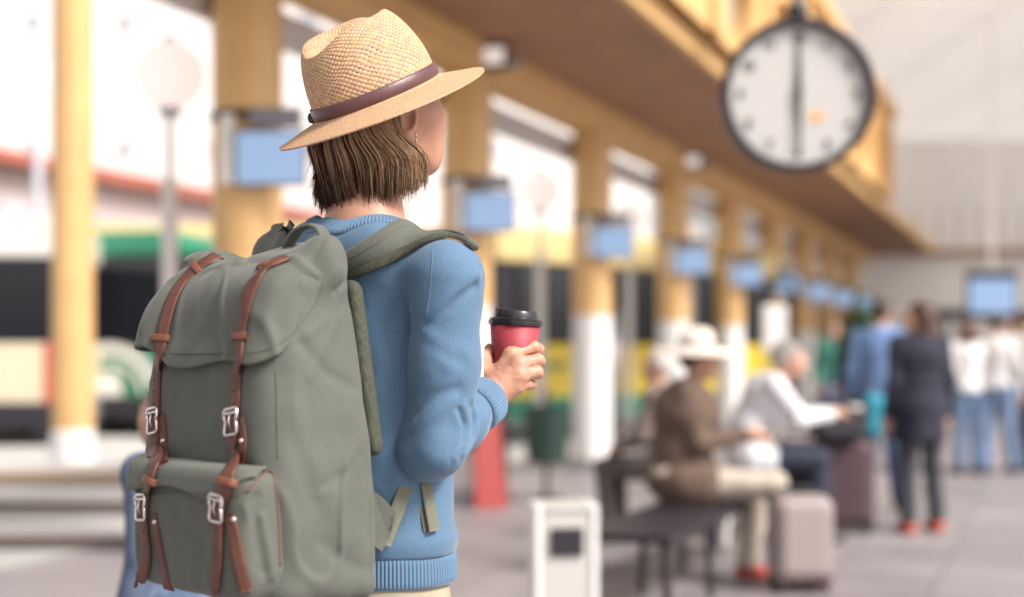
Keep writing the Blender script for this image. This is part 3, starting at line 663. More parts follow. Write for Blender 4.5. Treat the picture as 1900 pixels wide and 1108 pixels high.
# ------------------------------------------------------------------ people
def head_sdf(p, detail=True):
    """head centred at the origin, facing +y, about 0.225 tall"""
    ax = np.abs(p[:, 0]); pm_ = np.stack([ax, p[:, 1], p[:, 2]], 1)
    d = ell(p, (0, -0.018, 0.030), (0.074, 0.092, 0.082))
    d = smin(d, ell(p, (0, 0.030, -0.025), (0.062, 0.062, 0.078)), 0.03)
    d = smin(d, cone(pm_, (0.018, 0.058, -0.088), (0.040, 0.0, -0.062), 0.020, 0.022), 0.025)
    d = smin(d, ell(pm_, (0.040, 0.052, -0.024), (0.030, 0.029, 0.036)), 0.025)
    d = smin(d, ell(pm_, (0.026, 0.056, -0.068), (0.026, 0.026, 0.036)), 0.02)
    if detail:
        d = smax(d, -ell(pm_, (0.031, 0.096, 0.004), (0.019, 0.018, 0.014)), 0.012)
        d = smin(d, cone(p, (0, 0.086, 0.010), (0, 0.103, -0.026), 0.008, 0.012), 0.010)
        d = smin(d, ell(pm_, (0.011, 0.100, -0.032), (0.009, 0.010, 0.007)), 0.006)
        d = smin(d, ell(p, (0, 0.090, -0.056), (0.024, 0.012, 0.006)), 0.006)
        d = smin(d, ell(p, (0, 0.088, -0.066), (0.020, 0.012, 0.007)), 0.005)
        d = smax(d, -cone(pm_, (0, 0.104, -0.0610), (0.022, 0.092, -0.0600), 0.0022, 0.001), 0.003)
        d = smin(d, cone(pm_, (0.012, 0.090, 0.024), (0.045, 0.074, 0.026), 0.008, 0.006), 0.012)
    return d
def ear_sdf(p):
    R = rotm(rx=math.radians(-12), rz=math.radians(-28)); q = np.stack([np.abs(p[:, 0]), p[:, 1], p[:, 2]], 1) - np.array((0.076, -0.020, -0.024)); q = (q @ R) / 1.12
    rim = np.sqrt((np.sqrt((q[:, 1] / 0.80) ** 2 + (q[:, 2] / 1.28) ** 2) - 0.0190) ** 2 + (q[:, 0] * 1.0) ** 2) - 0.0042
    d = smin(ell(q, (-0.004, 0.002, 0), (0.006, 0.016, 0.024)), rim, 0.005)
    d = smin(d, ell(q, (-0.001, 0.004, -0.026), (0.005, 0.008, 0.009)), 0.006)
    d = smax(d, -ell(q, (0.006, 0.004, -0.003), (0.008, 0.008, 0.012)), 0.004)
    return d
M_skin = mat('skin', (0.56, 0.31, 0.215), 0.5, sss=0.12, var=0.06, vscale=30)
M_eye = mat('eye_white', (0.8, 0.78, 0.75), 0.2); M_iris = mat('iris', (0.05, 0.04, 0.03), 0.2)
def eyes(parent, fr, s=1.0):
    for sx in (-1, 1):
        m = MB(); pr = [(0.0115 * s * math.sin(a), -0.0115 * s * math.cos(a)) for a in [math.pi * i / 10 for i in range(11)]]
        m.lathe(pr, (0, 0, 0), 16); m.v = [tuple(fr(np.array((sx * 0.031 * s + x, 0.076 * s + y, 0.003 * s + z)))) for x, y, z in m.v]
        e = m.build('eye', M_eye, parent, smooth=True)
        m = MB(); m.lathe([(0.0, 0.0018), (0.0035, 0.0012), (0.0055, -0.001), (0, -0.001)], n=14)
        m.v = [tuple(fr(np.array((sx * 0.031 * s + x * s, 0.076 * s + 0.0110 * s + z, 0.003 * s + y * s)))) for x, y, z in m.v]; m.build('iris', M_iris, e)

def person(label, loc, rz, J=None, ht=1.65, top=(0.5, 0.5, 0.5), legs=(0.06, 0.07, 0.1), shoes=(0.05, 0.05, 0.05), hair=(0.03, 0.02, 0.018), hairlen=0.0,
           hat=None, coat=0.0, sit=False, group=None, sleeve=1.0, bulk=1.0, skirt=None, res=0.0115, headturn=0.0):
    s = ht / 1.70
    t = thing('person', label, 'person', loc, rz, group)
    D = dict(pel=(0, 0, 0.93), wai=(0, 0.0, 1.10), che=(0, 0.0, 1.30), nek=(0, 0.01, 1.47), hed=(0, 0.03, 1.59),
             sR=(0.175, 0, 1.395), sL=(-0.175, 0, 1.395), eR=(0.22, -0.03, 1.12), eL=(-0.22, -0.03, 1.12), wR=(0.23, 0.05, 0.87), wL=(-0.23, 0.05, 0.87),
             hR=(0.09, 0, 0.90), hL=(-0.09, 0, 0.90), kR=(0.10, 0.02, 0.49), kL=(-0.10, -0.01, 0.49), aR=(0.11, -0.02, 0.08), aL=(-0.11, -0.03, 0.08), fR=(0.0, 1.0, 0), fL=(0, 1.0, 0))
    D.update(J or {}); D = {k: np.array(v, float) * (s if k not in ('fR', 'fL') else 1) for k, v in D.items()}
    g = lambda r: r * s
    tl = np.array((D['hed'] - D['nek'])); HR = rotm(rz=headturn)
    def torso(p, e):
        a = cone(p * np.array((1, 1, 1)), D['pel'], D['wai'], g(0.135) * bulk, g(0.118) * bulk)
        sq = lambda c, r: ell(p, c, np.array(r) * s * np.array((bulk, bulk, 1)))
        d = smin(sq(D['pel'], (0.165, 0.125, 0.13)), sq(D['wai'], (0.14, 0.105, 0.16)), g(0.06)); d = smin(d, sq(D['che'], (0.165, 0.12, 0.17)), g(0.06))
        d = smin(d, chain(p, [D['sL'], (D['sL'] + D['sR']) / 2 + np.array((0, 0, g(0.03))), D['sR']], [g(0.05)] * 3, g(0.02)), g(0.05))
        return d - e
    def arm(p, S_, e, frac=1.0):
        a, b_, c_ = D['s' + S_], D['e' + S_], D['w' + S_]; c2 = b_ + (c_ - b_) * frac
        return chain(p, [a, b_, c2], [g(0.052), g(0.041), g(0.041 + (0.027 - 0.041) * frac)], g(0.02)) - e
    def leg(p, S_, e, flare=0.0, end=1.0):
        a, b_, c_ = D['h' + S_], D['k' + S_], D['a' + S_]
        return chain(p, [a, b_, b_ + (c_ - b_) * end], [g(0.088), g(0.056), g(0.040) + flare], g(0.03)) - e
    def hand(p, S_):
        w_, e_ = D['w' + S_], D['e' + S_]; dr = (w_ - e_) / np.linalg.norm(w_ - e_); side = np.cross(dr, (0, 0, 1.0)); side = side / (np.linalg.norm(side) + 1e-6)
        nrm_ = np.cross(side, dr); pc_ = w_ + dr * g(0.05)
        d = chain(p, [w_, pc_, w_ + dr * g(0.085)], [g(0.026), g(0.032), g(0.030)], g(0.015))
        for i, L_ in zip((-1.5, -0.5, 0.5, 1.5), (0.055, 0.068, 0.064, 0.048)):
            b0 = w_ + dr * g(0.085) + side * g(0.017) * i; b1_ = b0 + dr * g(L_ * 0.55) - nrm_ * g(0.012); b2_ = b1_ + dr * g(L_ * 0.3) - nrm_ * g(0.035)
            d = smin(d, chain(p, [b0, b1_, b2_], [g(0.0095), g(0.0085), g(0.0075)], 0.004), 0.005)
        b0 = w_ + dr * g(0.03) + side * g(0.022); d = smin(d, chain(p, [b0, b0 + dr * g(0.03) + side * g(0.025), b0 + dr * g(0.06) + side * g(0.028) - nrm_ * g(0.01)], [g(0.013), g(0.010), g(0.0085)], 0.004), 0.008)
        return d
    def feet(p, S_, e):
        a = D['a' + S_]; f_ = D['f' + S_] / np.linalg.norm(D['f' + S_])
        return chain(p, [a + f_ * g(-0.03) + np.array((0, 0, g(-0.035))), a + f_ * g(0.07) + np.array((0, 0, g(-0.045))), a + f_ * g(0.15) + np.array((0, 0, g(-0.05)))], [g(0.036), g(0.036), g(0.028)], g(0.02)) - e
    def fhead(p):
        q_ = ((p - D['hed']) @ HR) / s; d = smin(head_sdf(q_), ear_sdf(q_), 0.004) * s
        return smin(d, cone(p, D['nek'] - np.array((0, 0, g(0.06))), D['hed'] + np.array((0, -g(0.02), -g(0.04))), g(0.052), g(0.048)), g(0.02))
    def body(p):
        d = smin(torso(p, -0.008), fhead(p), g(0.03))
        for S_ in 'LR':
            d = smin(d, arm(p, S_, -0.005), g(0.02)); d = smin(d, leg(p, S_, -0.008), g(0.03)); d = smin(d, hand(p, S_), g(0.006)); d = smin(d, feet(p, S_, -0.008), 0.01)
        return d
    allp = np.array([v for k, v in D.items() if k not in ('fR', 'fL')]); lo = allp.min(0) - g(0.24); hi = allp.max(0) + g(0.24); lo[2] = max(lo[2], -0.02)
    v, fa = sdf_mesh(body, lo, hi, res); mk('body', v, fa, M_skin, t)
    nm = label.split()[0]
    mt = mat('cloth_top', top, 0.9, var=0.12, vscale=8, bump=0.3, bscale=60); ml_ = mat('cloth_legs', legs, 0.9, var=0.15, vscale=10, bump=0.3, bscale=90); ms = mat('shoe', shoes, 0.5)
    def ftop(p):
        d = torso(p, 0.012)
        low = D['pel'][2] - g(0.02) if not sit else D['pel'][2] - g(0.17)
        if coat:
            hc = (D['hL'] + D['hR']) / 2; dn = np.array((0, 0, -1.0)) if not sit else np.array((0, 0.3, -1.0))
            d = smin(d, cone(p, D['pel'], D['pel'] + dn * coat, g(0.165), g(0.20)), g(0.05)); low = D['pel'][2] - coat
        d = smax(d, low - p[:, 2], 0.01)
        if sit: d = smin(d, smax(chain(p, [D['hL'], D['hR'], D['hR'] + (D['kR'] - D['hR']) * 0.15], [g(0.118) * bulk ** 0.5] * 3, g(0.03)), low - p[:, 2], 0.01), g(0.05))
        for S_ in 'LR': d = smin(d, arm(p, S_, 0.014, sleeve), g(0.03))
        d = d + 0.006 * vnoise(p, 14)
        nk = cone(p, D['nek'], D['hed'], g(0.052), g(0.052))
        d = smax(d, -nk, 0.008)
        return smax(d, p[:, 2] - (D['nek'][2] + g(0.01)), 0.01)
    v, fa = sdf_mesh(ftop, lo, hi, res); mk('coat' if coat else 'shirt', v, fa, mt, t)
    def flegs(p):
        d = smax(torso(p, 0.008), p[:, 2] - D['wai'][2], 0.01)
        for S_ in 'LR': d = smin(d, leg(p, S_, 0.012, 0.012, 0.93), g(0.03))
        return d + 0.005 * vnoise(p, 16)
    v, fa = sdf_mesh(flegs, lo, hi, res); mk('trousers', v, fa, ml_, t)
    for S_ in 'LR':
        v, fa = sdf_mesh(lambda p: feet(p, S_, 0.004), D['a' + S_] - g(0.22), D['a' + S_] + g(0.24), 0.008); v[:, 2] = np.maximum(v[:, 2], 0.003); mk('shoe', v, fa, ms, t)
    mh = mat('hair', hair, 0.55, var=0.4, vscale=40, stretch=(1, 1, 0.15))
    def fhair(p):
        q_ = ((p - D['hed']) @ HR) / s
        d = ell(q_, (0, -0.028, 0.034), (0.086, 0.098, 0.092))
        d = smax(d, (q_ @ np.array((0, 0.80, -0.60))) - 0.028, 0.02)
        if hairlen: d = smin(d, smax(cone(q_ * np.array((0.8, 1.0, 1)), (0, -0.05, 0.03), (0, -0.075, -hairlen), 0.090, 0.098), -q_[:, 2] - hairlen - 0.02, 0.02), 0.03)
        return (d + 0.007 * vnoise(q_, 26) + 0.008 * vnoise(q_, 12)) * s
    v, fa = sdf_mesh(fhair, D['hed'] - g(0.16 + hairlen), D['hed'] + g(0.17), 0.007); mk('hair', v, fa, mh, t)
    eyes(t, lambda q_: D['hed'] + HR @ (q_ * s), 1.0)
    if hat is not None:
        m = MB(); pr = [(0.001, 0.135), (0.05, 0.132), (0.080, 0.105), (0.092, 0.03), (0.096, 0.025), (0.15, 0.012), (0.205, -0.012), (0.206, -0.018), (0.150, 0.004), (0.094, 0.018), (0.088, 0.03)]
        m.lathe(pr, (0, 0, 0), 32, 1, 1.1); m.v = [tuple(D['hed'] + HR @ (np.array((x, y - 0.02, z + 0.045)) * s)) for x, y, z in m.v]
        h_ = m.build('hat', mat('hat_cloth', hat, 0.8), t, smooth=True)
        m = MB(); m.lathe([(0.092, 0.034), (0.0935, 0.034), (0.0905, 0.06), (0.089, 0.06)], (0, 0, 0), 32, 1, 1.1); m.v = [tuple(D['hed'] + HR @ (np.array((x, y - 0.02, z + 0.045)) * s)) for x, y, z in m.v]; m.build('hatband', M_grey, h_)
    return t
SIT = dict(pel=(0, 0, 0.56), wai=(0, 0.01, 0.72), che=(0, 0.03, 0.92), nek=(0, 0.06, 1.10), hed=(0, 0.09, 1.22), sR=(0.175, 0.04, 1.02), sL=(-0.175, 0.04, 1.02),
           eR=(0.21, 0.10, 0.76), eL=(-0.21, 0.10, 0.76), wR=(0.12, 0.30, 0.68), wL=(-0.12, 0.30, 0.68), hR=(0.09, 0.03, 0.53), hL=(-0.09, 0.03, 0.53), kR=(0.10, 0.44, 0.52), kL=(-0.10, 0.44, 0.52), aR=(0.10, 0.42, 0.08), aL=(-0.10, 0.40, 0.08))
def at(px, Y): q_ = W(px, 650, Y); return (q_[0], q_[1], 0)
# seated woman, facing right, on the bench
S1 = dict(SIT); S1.update(aR=(0.12, 0.62, 0.08), kR=(0.10, 0.50, 0.54), aL=(-0.08, 0.36, 0.08), wR=(0.10, 0.34, 0.80), wL=(-0.08, 0.36, 0.78), hed=(0, 0.11, 1.20))
person('person in brown jacket, cream trousers and white hat seated on black bench', at(1262, 8.05), math.radians(-98), S1, 1.76, top=(0.115, 0.075, 0.055), legs=(0.50, 0.43, 0.36), shoes=(0.45, 0.06, 0.05), hair=(0.05, 0.03, 0.02), hat=(0.74, 0.66, 0.57), sit=True, bulk=1.5)
S2 = dict(SIT); 
person('pale haired person in grey top half hidden behind the seated one in brown', at(1240, 9.5), math.radians(60), S2, 1.66, top=(0.20, 0.16, 0.14), legs=(0.10, 0.09, 0.09), hair=(0.58, 0.52, 0.48), sit=True)
S3 = dict(SIT); S3.update(che=(0, 0.10, 0.90), nek=(0, 0.20, 1.05), hed=(0, 0.27, 1.14), sR=(0.17, 0.15, 0.99), sL=(-0.17, 0.15, 0.99), eR=(0.21, 0.30, 0.78), eL=(-0.21, 0.30, 0.78), wR=(0.12, 0.50, 0.80), wL=(-0.12, 0.50, 0.80))
person('grey haired person in white shirt seated leaning forward to read', at(1385, 9.7), math.radians(-92), S3, 1.84, top=(0.72, 0.72, 0.76), legs=(0.03, 0.035, 0.06), hair=(0.30, 0.27, 0.25), sit=True)
t = thing('stool', 'white framed stool under the person in the white shirt', 'stool', at(1384, 9.75))
MB().lathe([(0, 0.42), (0.2, 0.42), (0.2, 0.45), (0, 0.455)], n=24).build('seat', M_dark, t)
for sx, sy in ((-1, -1), (1, -1), (1, 1), (-1, 1)): MB().tube([(sx * 0.1, sy * 0.1, 0.42), (sx * 0.17, sy * 0.17, 0)], 0.018).build('leg', M_white, t)
q = W(1505, 775, 10.0); t = thing('open_magazine', 'open pale magazine held by the person in the white shirt', 'magazine', (q[0], q[1], q[2]))
for s in (-1, 1): MB().add([(-0.12, 0, 0), (0.10, 0, 0.03), (0.10, s * 0.17, 0.06), (-0.12, s * 0.17, 0.03), (-0.12, 0, 0.005), (0.10, 0, 0.035), (0.10, s * 0.17, 0.065), (-0.12, s * 0.17, 0.035)], [(0, 1, 2, 3), (7, 6, 5, 4), (0, 4, 5, 1), (1, 5, 6, 2), (2, 6, 7, 3), (3, 7, 4, 0)]).build('page', mat('paper', (0.62, 0.58, 0.42), 0.8), t)
# standing woman with dark curly hair
person('person with long dark hair, navy coat and orange red shoes standing upright', at(1706, 10.15), math.radians(12), dict(aR=(0.14, 0.0, 0.08), kR=(0.12, 0.03, 0.49), aL=(-0.12, -0.06, 0.08), hed=(0, 0.04, 1.585)), 1.64,
       top=(0.020, 0.021, 0.038), legs=(0.050, 0.055, 0.065), shoes=(0.62, 0.10, 0.05), hair=(0.060, 0.028, 0.020), hairlen=0.20, coat=0.24, headturn=math.radians(65), bulk=1.25)
person('person in light blue top with dark blue trousers beside the one in navy', at(1634, 11.6), math.radians(-30), dict(aR=(0.12, 0.1, 0.08)), 1.72, top=(0.20, 0.33, 0.60), legs=(0.06, 0.09, 0.18), hair=(0.05, 0.03, 0.02), bulk=0.85)
q = at(1622, 11.2); soft_bag('teal shoulder bag hanging beside the person in light blue', (q[0], q[1], 0.62), 0.2, (0.20, 0.14, 0.34), mat('teal_cloth', (0.02, 0.24, 0.34), 0.7), 'shoulder_bag')
person('person in white shirt and blue jeans standing far off, left of two', at(1795, 14.9), math.radians(10), None, 1.62, top=(0.74, 0.72, 0.72), legs=(0.13, 0.19, 0.30), hair=(0.10, 0.05, 0.035), hairlen=0.10)
person('person in white jacket and light blue jeans standing far off, right of two', at(1850, 14.9), math.radians(-25), dict(aR=(0.16, 0.12, 0.08)), 1.68, top=(0.70, 0.68, 0.68), legs=(0.18, 0.26, 0.40), hair=(0.04, 0.03, 0.03))
person('person in olive top and dark trousers cut by the right edge', at(1897, 15.2), math.radians(40), None, 1.72, top=(0.16, 0.14, 0.11), legs=(0.04, 0.04, 0.06), hair=(0.06, 0.04, 0.03))
person('person in dark jacket far off beside the plum suitcase', at(1590, 17.5), math.radians(150), None, 1.74, top=(0.03, 0.05, 0.06), legs=(0.05, 0.05, 0.06), hair=(0.02, 0.02, 0.02))
person('person in green top far off behind the holdall', at(1545, 19.0), math.radians(190), None, 1.66, top=(0.05, 0.20, 0.15), legs=(0.15, 0.20, 0.32), hair=(0.06, 0.04, 0.03))
# child half hidden behind the backpack
person('child in blue denim half hidden behind the backpack', at(322, 3.6), math.radians(70), dict(), 1.215, top=(0.10, 0.135, 0.21), legs=(0.07, 0.10, 0.17), hair=(0.035, 0.02, 0.018), hairlen=0.03, res=0.007, bulk=1.15)
# poster pillar
q = at(1436, 13.0); t = thing('poster_stand', 'white yellow and green poster stand right of the bus front', 'poster stand', q)
MB().box((0, 0, 1.5), (0.22, 0.12, 0.42)).build('panel', M_white, t, bevel=0.02)
MB().box((0, 0, 1.14), (0.20, 0.11, 0.30)).build('panel', mat('poster_yellow', (0.62, 0.50, 0.10), 0.5), t); MB().box((0, 0, 0.86), (0.20, 0.11, 0.25)).build('panel', mat('poster_green', (0.35, 0.55, 0.42), 0.5), t)
MB().tube([(0, 0, 0), (0, 0, 0.75)], 0.03).build('post', M_steel, t); MB().lathe([(0, 0), (0.18, 0), (0.18, 0.02), (0, 0.03)], n=20).build('foot', M_dark, t)
q = at(1603, 17.0); t = thing('potted_tree', 'dark green leafy plant in a tall planter left of the dark haired person', 'plant', q)
MB().lathe([(0, 0), (0.22, 0), (0.28, 0.55), (0.26, 0.55), (0.24, 0.5), (0, 0.5)], n=24).build('planter', M_grey, t)
MB().tube([(0, 0, 0.5), (0.02, 0, 1.0), (0, 0.02, 1.5)], [0.03, 0.025, 0.015]).build('trunk', mat('bark', (0.1, 0.07, 0.05), 0.9), t)
m = MB()
for i in range(900):
    a = RNG.randn(3); a /= np.linalg.norm(a); c_ = np.array((0, 0, 1.52)) + a * np.array((0.27, 0.27, 0.42)) * RNG.rand() ** 0.4 * (0.8 + 0.3 * math.sin(5 * a[0] + 3 * a[2]))
    u_ = RNG.randn(3); u_ /= np.linalg.norm(u_); w_ = np.cross(u_, a); w_ /= np.linalg.norm(w_) + 1e-6
    m.add([c_ - u_ * 0.06, c_ + w_ * 0.02, c_ + u_ * 0.06, c_ - w_ * 0.02], [(0, 1, 2, 3)])
m.build('foliage', mat('leaf', (0.03, 0.10, 0.04), 0.6, var=0.3), t)
# ================================================================== the woman in the straw hat
D0 = 2.25
BC = np.array(((690 - 950) * D0 / FPX, D0, 0.0))            # body axis on the floor
BR = np.array((0.7071, -0.7071, 0)); BF = np.array((0.7071, 0.7071, 0)); BZ = np.array((0, 0, 1.0))
def B(r, f, z): return BC + BR * r + BF * f + np.array((0, 0, z))
RB = np.stack([BR, BF, BZ], 1)                                # columns: local axes
wom = thing('person', 'person in blue sweater and woven straw hat seen from behind, holding a red cup', 'person', tuple(BC))
HY = math.radians(-47); HATY = math.radians(-47); HC = W(710, 200, 2.27); HS = 1.02
HR_ = rotm(rx=math.radians(7), rz=HY)
def to_head(p): return ((p - HC) @ HR_) / HS
def from_head(q): return HC + HR_ @ (np.asarray(q) * HS)
nk0 = B(0, -0.02, 1.40); nk1 = from_head((0, -0.035, -0.06))
# ---- arm and hand joints
SH = W(830, 516, 2.120); EL = W(803, 832, 2.125); WR = W(905, 738, 2.270)
def arm_c(p, e0, e1, e2, e3):
    mid = (SH + EL) / 2 + np.array((0.006, 0, 0)); fm = EL + (WR - EL) * 0.5
    d = chain(p, [SH, mid, EL], [e0, e1, e2], 0.03)
    return smin(d, chain(p, [EL, fm, WR], [e2 * 0.97, (e2 + e3) / 2 + 0.003, e3], 0.03), 0.022)
def hand_sdf(p):
    P = lambda x, y, d: W(x, y, d)
    d = chain(p, [WR + (EL - WR) * 0.25, WR, P(922, 722, 2.287)], [0.027, 0.0225, 0.024], 0.012)
    # back of the hand: four metacarpals from the wrist to the knuckles
    K = [P(949, 660, 2.300), P(962, 676, 2.283), P(963, 697, 2.278), P(955, 716, 2.283)]
    base = [P(918, 708, 2.288), P(922, 716, 2.278), P(923, 726, 2.276), P(922, 736, 2.282)]
    for a, b_ in zip(base, K): d = smin(d, chain(p, [a, b_], [0.0150, 0.0125], 0.01), 0.012)
    d = smin(d, chain(p, [P(925, 712, 2.30), P(945, 692, 2.305)], [0.018, 0.016], 0.01), 0.012)
    # fingers close round the cup and away
    M_ = [P(990, 644, 2.318), P(998, 668, 2.300), P(996, 690, 2.296), P(979, 713, 2.298)]
    T1 = [P(999, 648, 2.347), P(1001, 671, 2.336), P(998, 693, 2.330), P(986, 714, 2.325)]
    T2 = [P(979, 652, 2.372), P(978, 674, 2.366), P(975, 695, 2.358), P(966, 714, 2.350)]
    rr_ = [(0.0108, 0.0098, 0.0088, 0.0078), (0.0110, 0.0102, 0.0092, 0.0080), (0.0108, 0.0098, 0.0088, 0.0078), (0.0098, 0.0086, 0.0078, 0.0070)]
    fs = []
    for k_, m1, t1, t2, r_ in zip(K, M_, T1, T2, rr_):
        fs.append(chain(p, [k_, m1, t1, t2], list(r_), 0.004))
        d = smin(d, ell(p, k_, (0.0125, 0.0125, 0.0118)), 0.008)
    fg = fs[0]
    for x in fs[1:]: fg = smin(fg, x, 0.0022)
    d = smin(d, fg, 0.006)
    # thumb: leaves the side of the palm, lies up along the near left of the cup
    d = smin(d, chain(p, [P(912, 722, 2.295), P(899, 690, 2.300), P(897, 664, 2.318), P(908, 648, 2.335)], [0.0175, 0.0150, 0.0118, 0.0088], 0.006), 0.012)
    # tendons and knuckle hollows
    for a, b_ in zip(base, K): d = d - 0.0012 * np.exp(-(cone(p, a, b_, 0, 0) / 0.012 - 1) ** 2 * 4)
    return d + 0.0004 * vnoise(p, 180)
def neck_sdf(p):
    d = chain(p, [nk0 - np.array((0, 0, 0.03)), nk0 + (nk1 - nk0) * 0.5, nk1], [0.062, 0.052, 0.052], 0.03)
    # trapezius slope to the shoulders
    d = smin(d, chain(p, [B(-0.14, -0.012, 1.462), B(0, -0.015, 1.478), B(0.13, -0.01, 1.425)], [0.030, 0.034, 0.030], 0.03), 0.045)
    return d
def skin_head(p):
    q = to_head(p); return smin(smin(head_sdf(q), ear_sdf(q), 0.003) * HS, neck_sdf(p), 0.022)
LSH = B(-0.222, 0.0, 1.446); LEL = B(-0.235, 0.03, 1.12); LWR = B(-0.225, 0.12, 0.90)
def skin_trunk(p):
    q = (p - BC) @ RB
    d = smin(ell(q, (0, 0, 1.27), (0.120, 0.075, 0.18)), ell(q, (0, 0.0, 1.04), (0.120, 0.085, 0.18)), 0.05)
    d = smin(d, neck_sdf(p), 0.03)
    for s in (-1, 1):
        d = smin(d, chain(p, [B(s * 0.070, 0, 0.85), B(s * 0.09, 0.01, 0.50), B(s * 0.095, -0.02, 0.09)], [0.070, 0.055, 0.037], 0.03), 0.03)
        d = smin(d, chain(p, [B(s * 0.095, -0.04, 0.05), B(s * 0.10, 0.13, 0.035)], [0.035, 0.028], 0.02), 0.02)
    d = smin(d, arm_c(p, 0.040, 0.036, 0.034, 0.022), 0.02)
    d = smin(d, chain(p, [LSH, LEL, LWR], [0.042, 0.035, 0.024], 0.02), 0.02)
    side = LWR
    d = smin(d, chain(p, [LWR, LWR - BZ * 0.08], [0.024, 0.028], 0.01), 0.01)
    for i in range(4): d = smin(d, chain(p, [LWR - BZ * 0.08 + BF * (0.018 * (1.5 - i)), LWR - BZ * 0.13 + BF * (0.018 * (1.5 - i)) + BR * 0.01, LWR - BZ * 0.15 + BF * (0.018 * (1.5 - i)) + BR * 0.03], [0.010, 0.009, 0.008], 0.004), 0.004)
    d = smin(d, chain(p, [LWR - BZ * 0.03 + BF * 0.02, LWR - BZ * 0.09 + BF * 0.05 + BR * 0.02], [0.013, 0.010], 0.004), 0.006)
    return d
M_skinw = mat('skin_warm', (0.52, 0.262, 0.178), 0.48, sss=0.10, var=0.07, vscale=45, bump=0.15, bscale=420)
h1 = sdf_mesh(skin_head, HC - np.array((0.16, 0.16, 0.30)), HC + np.array((0.16, 0.16, 0.14)), 0.0024)
h2 = sdf_mesh(hand_sdf, W(895, 770, 2.20), W(1020, 620, 2.42) , 0.0013)
h3 = sdf_mesh(skin_trunk, BC + np.array((-0.42, -0.35, 0.0)), BC + np.array((0.42, 0.42, 1.42)), 0.010)
bv, bf_ = join(h1, h2, h3); mk('body', bv, bf_, M_skinw, wom, local=False)
eyes(wom, lambda q: from_head(q) - BC, HS)
# fingernails of the hand holding the cup (far side) are hidden; brows and lips tint
# ---- sweater
def torso_s(p, e=0.0):
    q = (p - BC) @ RB
    d = smin(ell(q, (-0.012, 0.0, 1.27), (0.150, 0.106, 0.23)), ell(q, (-0.005, 0.004, 1.02), (0.150, 0.116, 0.22)), 0.08)
    sh = chain(p, [B(-0.210, 0.0, 1.440), B(-0.10, -0.036, 1.456), B(-0.02, -0.046, 1.450), B(0.06, -0.034, 1.445), B(0.145, 0.0, 1.412)], [0.048, 0.046, 0.046, 0.046, 0.046], 0.03)
    return smin(d, sh, 0.06) - e
FOLDS = [([(874, 742), (886, 775), (880, 812), (858, 842)], 0.0080, 0.0060), ([(880, 740), (878, 778), (870, 815), (850, 846)], -0.004, 0.005), ([(858, 752), (868, 785), (862, 818), (842, 848)], 0.0075, 0.0060), ([(850, 760), (860, 790), (853, 822), (834, 850)], -0.004, 0.005), ([(842, 768), (851, 796), (844, 826), (826, 852)], 0.0035, 0.006),
         ([(790, 600), (835, 566), (880, 532)], -0.0045, 0.008), ([(795, 585), (838, 548), (885, 512)], 0.0045, 0.010), ([(800, 640), (830, 665), (860, 672)], -0.003, 0.010), ([(770, 760), (800, 735), (850, 722)], -0.0035, 0.009), ([(765, 790), (800, 770), (840, 745)], 0.004, 0.010), ([(803, 585), (850, 520), (880, 505)], 0.0030, 0.009), ([(790, 610), (810, 650), (835, 680)], 0.003, 0.012)]
def arm_s(p): return arm_c(p, 0.0570, 0.0485, 0.0460, 0.0270)
_fold3 = None
def sweater0(p):
    ka = 0.006 + 0.022 * np.clip((p[:, 2] - 1.34) / 0.08, 0, 1); d = smin(torso_s(p), arm_s(p), ka)
    d = smin(d, chain(p, [LSH, LEL, LWR], [0.055, 0.048, 0.034], 0.03), 0.02)
    return d
def sweater1(p):
    d = sweater0(p)
    if _fold3 is not None:
        for pl, a_, w_ in _fold3: x = pline(p, pl) / w_; d = d - a_ * np.exp(-x * x)
    ar_ = np.clip(1 - (arm_s(p) - torso_s(p)) / 0.01, 0, 1); d = d + (0.0022 - 0.0008 * ar_) * vnoise(p * np.array((1, 1, 0.5)), 20) + 0.0007 * vnoise(p, 48)
    # long soft drapes running down the back from the shoulder
    q = (p - BC) @ RB; d = d + 0.0036 * np.sin(q[:, 0] * 62 + 8 * q[:, 2] + 2.0 * vnoise(p, 6)) * np.clip((1.33 - q[:, 2]) / 0.15, 0, 1) * np.clip((q[:, 2] - 0.98) / 0.1, 0, 1)
    # pull above the hem
    d = d - 0.006 * np.exp(-((q[:, 2] - 1.005) / 0.022) ** 2)
    return d
_fold3 = [(cast(arm_s, resample(pl, 12))[0], a_, w_) for pl, a_, w_ in FOLDS]
HEMZ = CAMZ + (HOR - 1022) * 2.20 / FPX
CUP_END = WR + (EL - WR) * 0.24
WD = (WR - EL) / np.linalg.norm(WR - EL); LD = (LWR - LEL) / np.linalg.norm(LWR - LEL)
def neck_cut(p):   # the sweater stops at the neckline: an inclined ellipse round the neck
    q = (p - BC) @ RB
    return np.stack([q[:, 0] / 0.098, (q[:, 1] - 0.008) / 0.090], 1)
def sweater(p):
    d = sweater1(p)
    d = smax(d, (HEMZ - 0.004) - p[:, 2], 0.004)
    d = smax(d, np.where(cone(p, EL, WR + WD * 0.1, 0, 0) < 0.09, (p - CUP_END) @ WD, -1), 0.003)
    q = (p - BC) @ RB; rr_ = np.sqrt(((q[:, 0] + 0.012) / 0.098) ** 2 + ((q[:, 1] - 0.01) / 0.084) ** 2)
    hole = np.maximum((rr_ - 1) * 0.08, 1.36 - p[:, 2])
    d = smax(d, -hole, 0.003)
    return d
M_knit = mat('blue_knit', (0.092, 0.170, 0.272), 0.85, sheen=0.3, var=0.13, vscale=330)
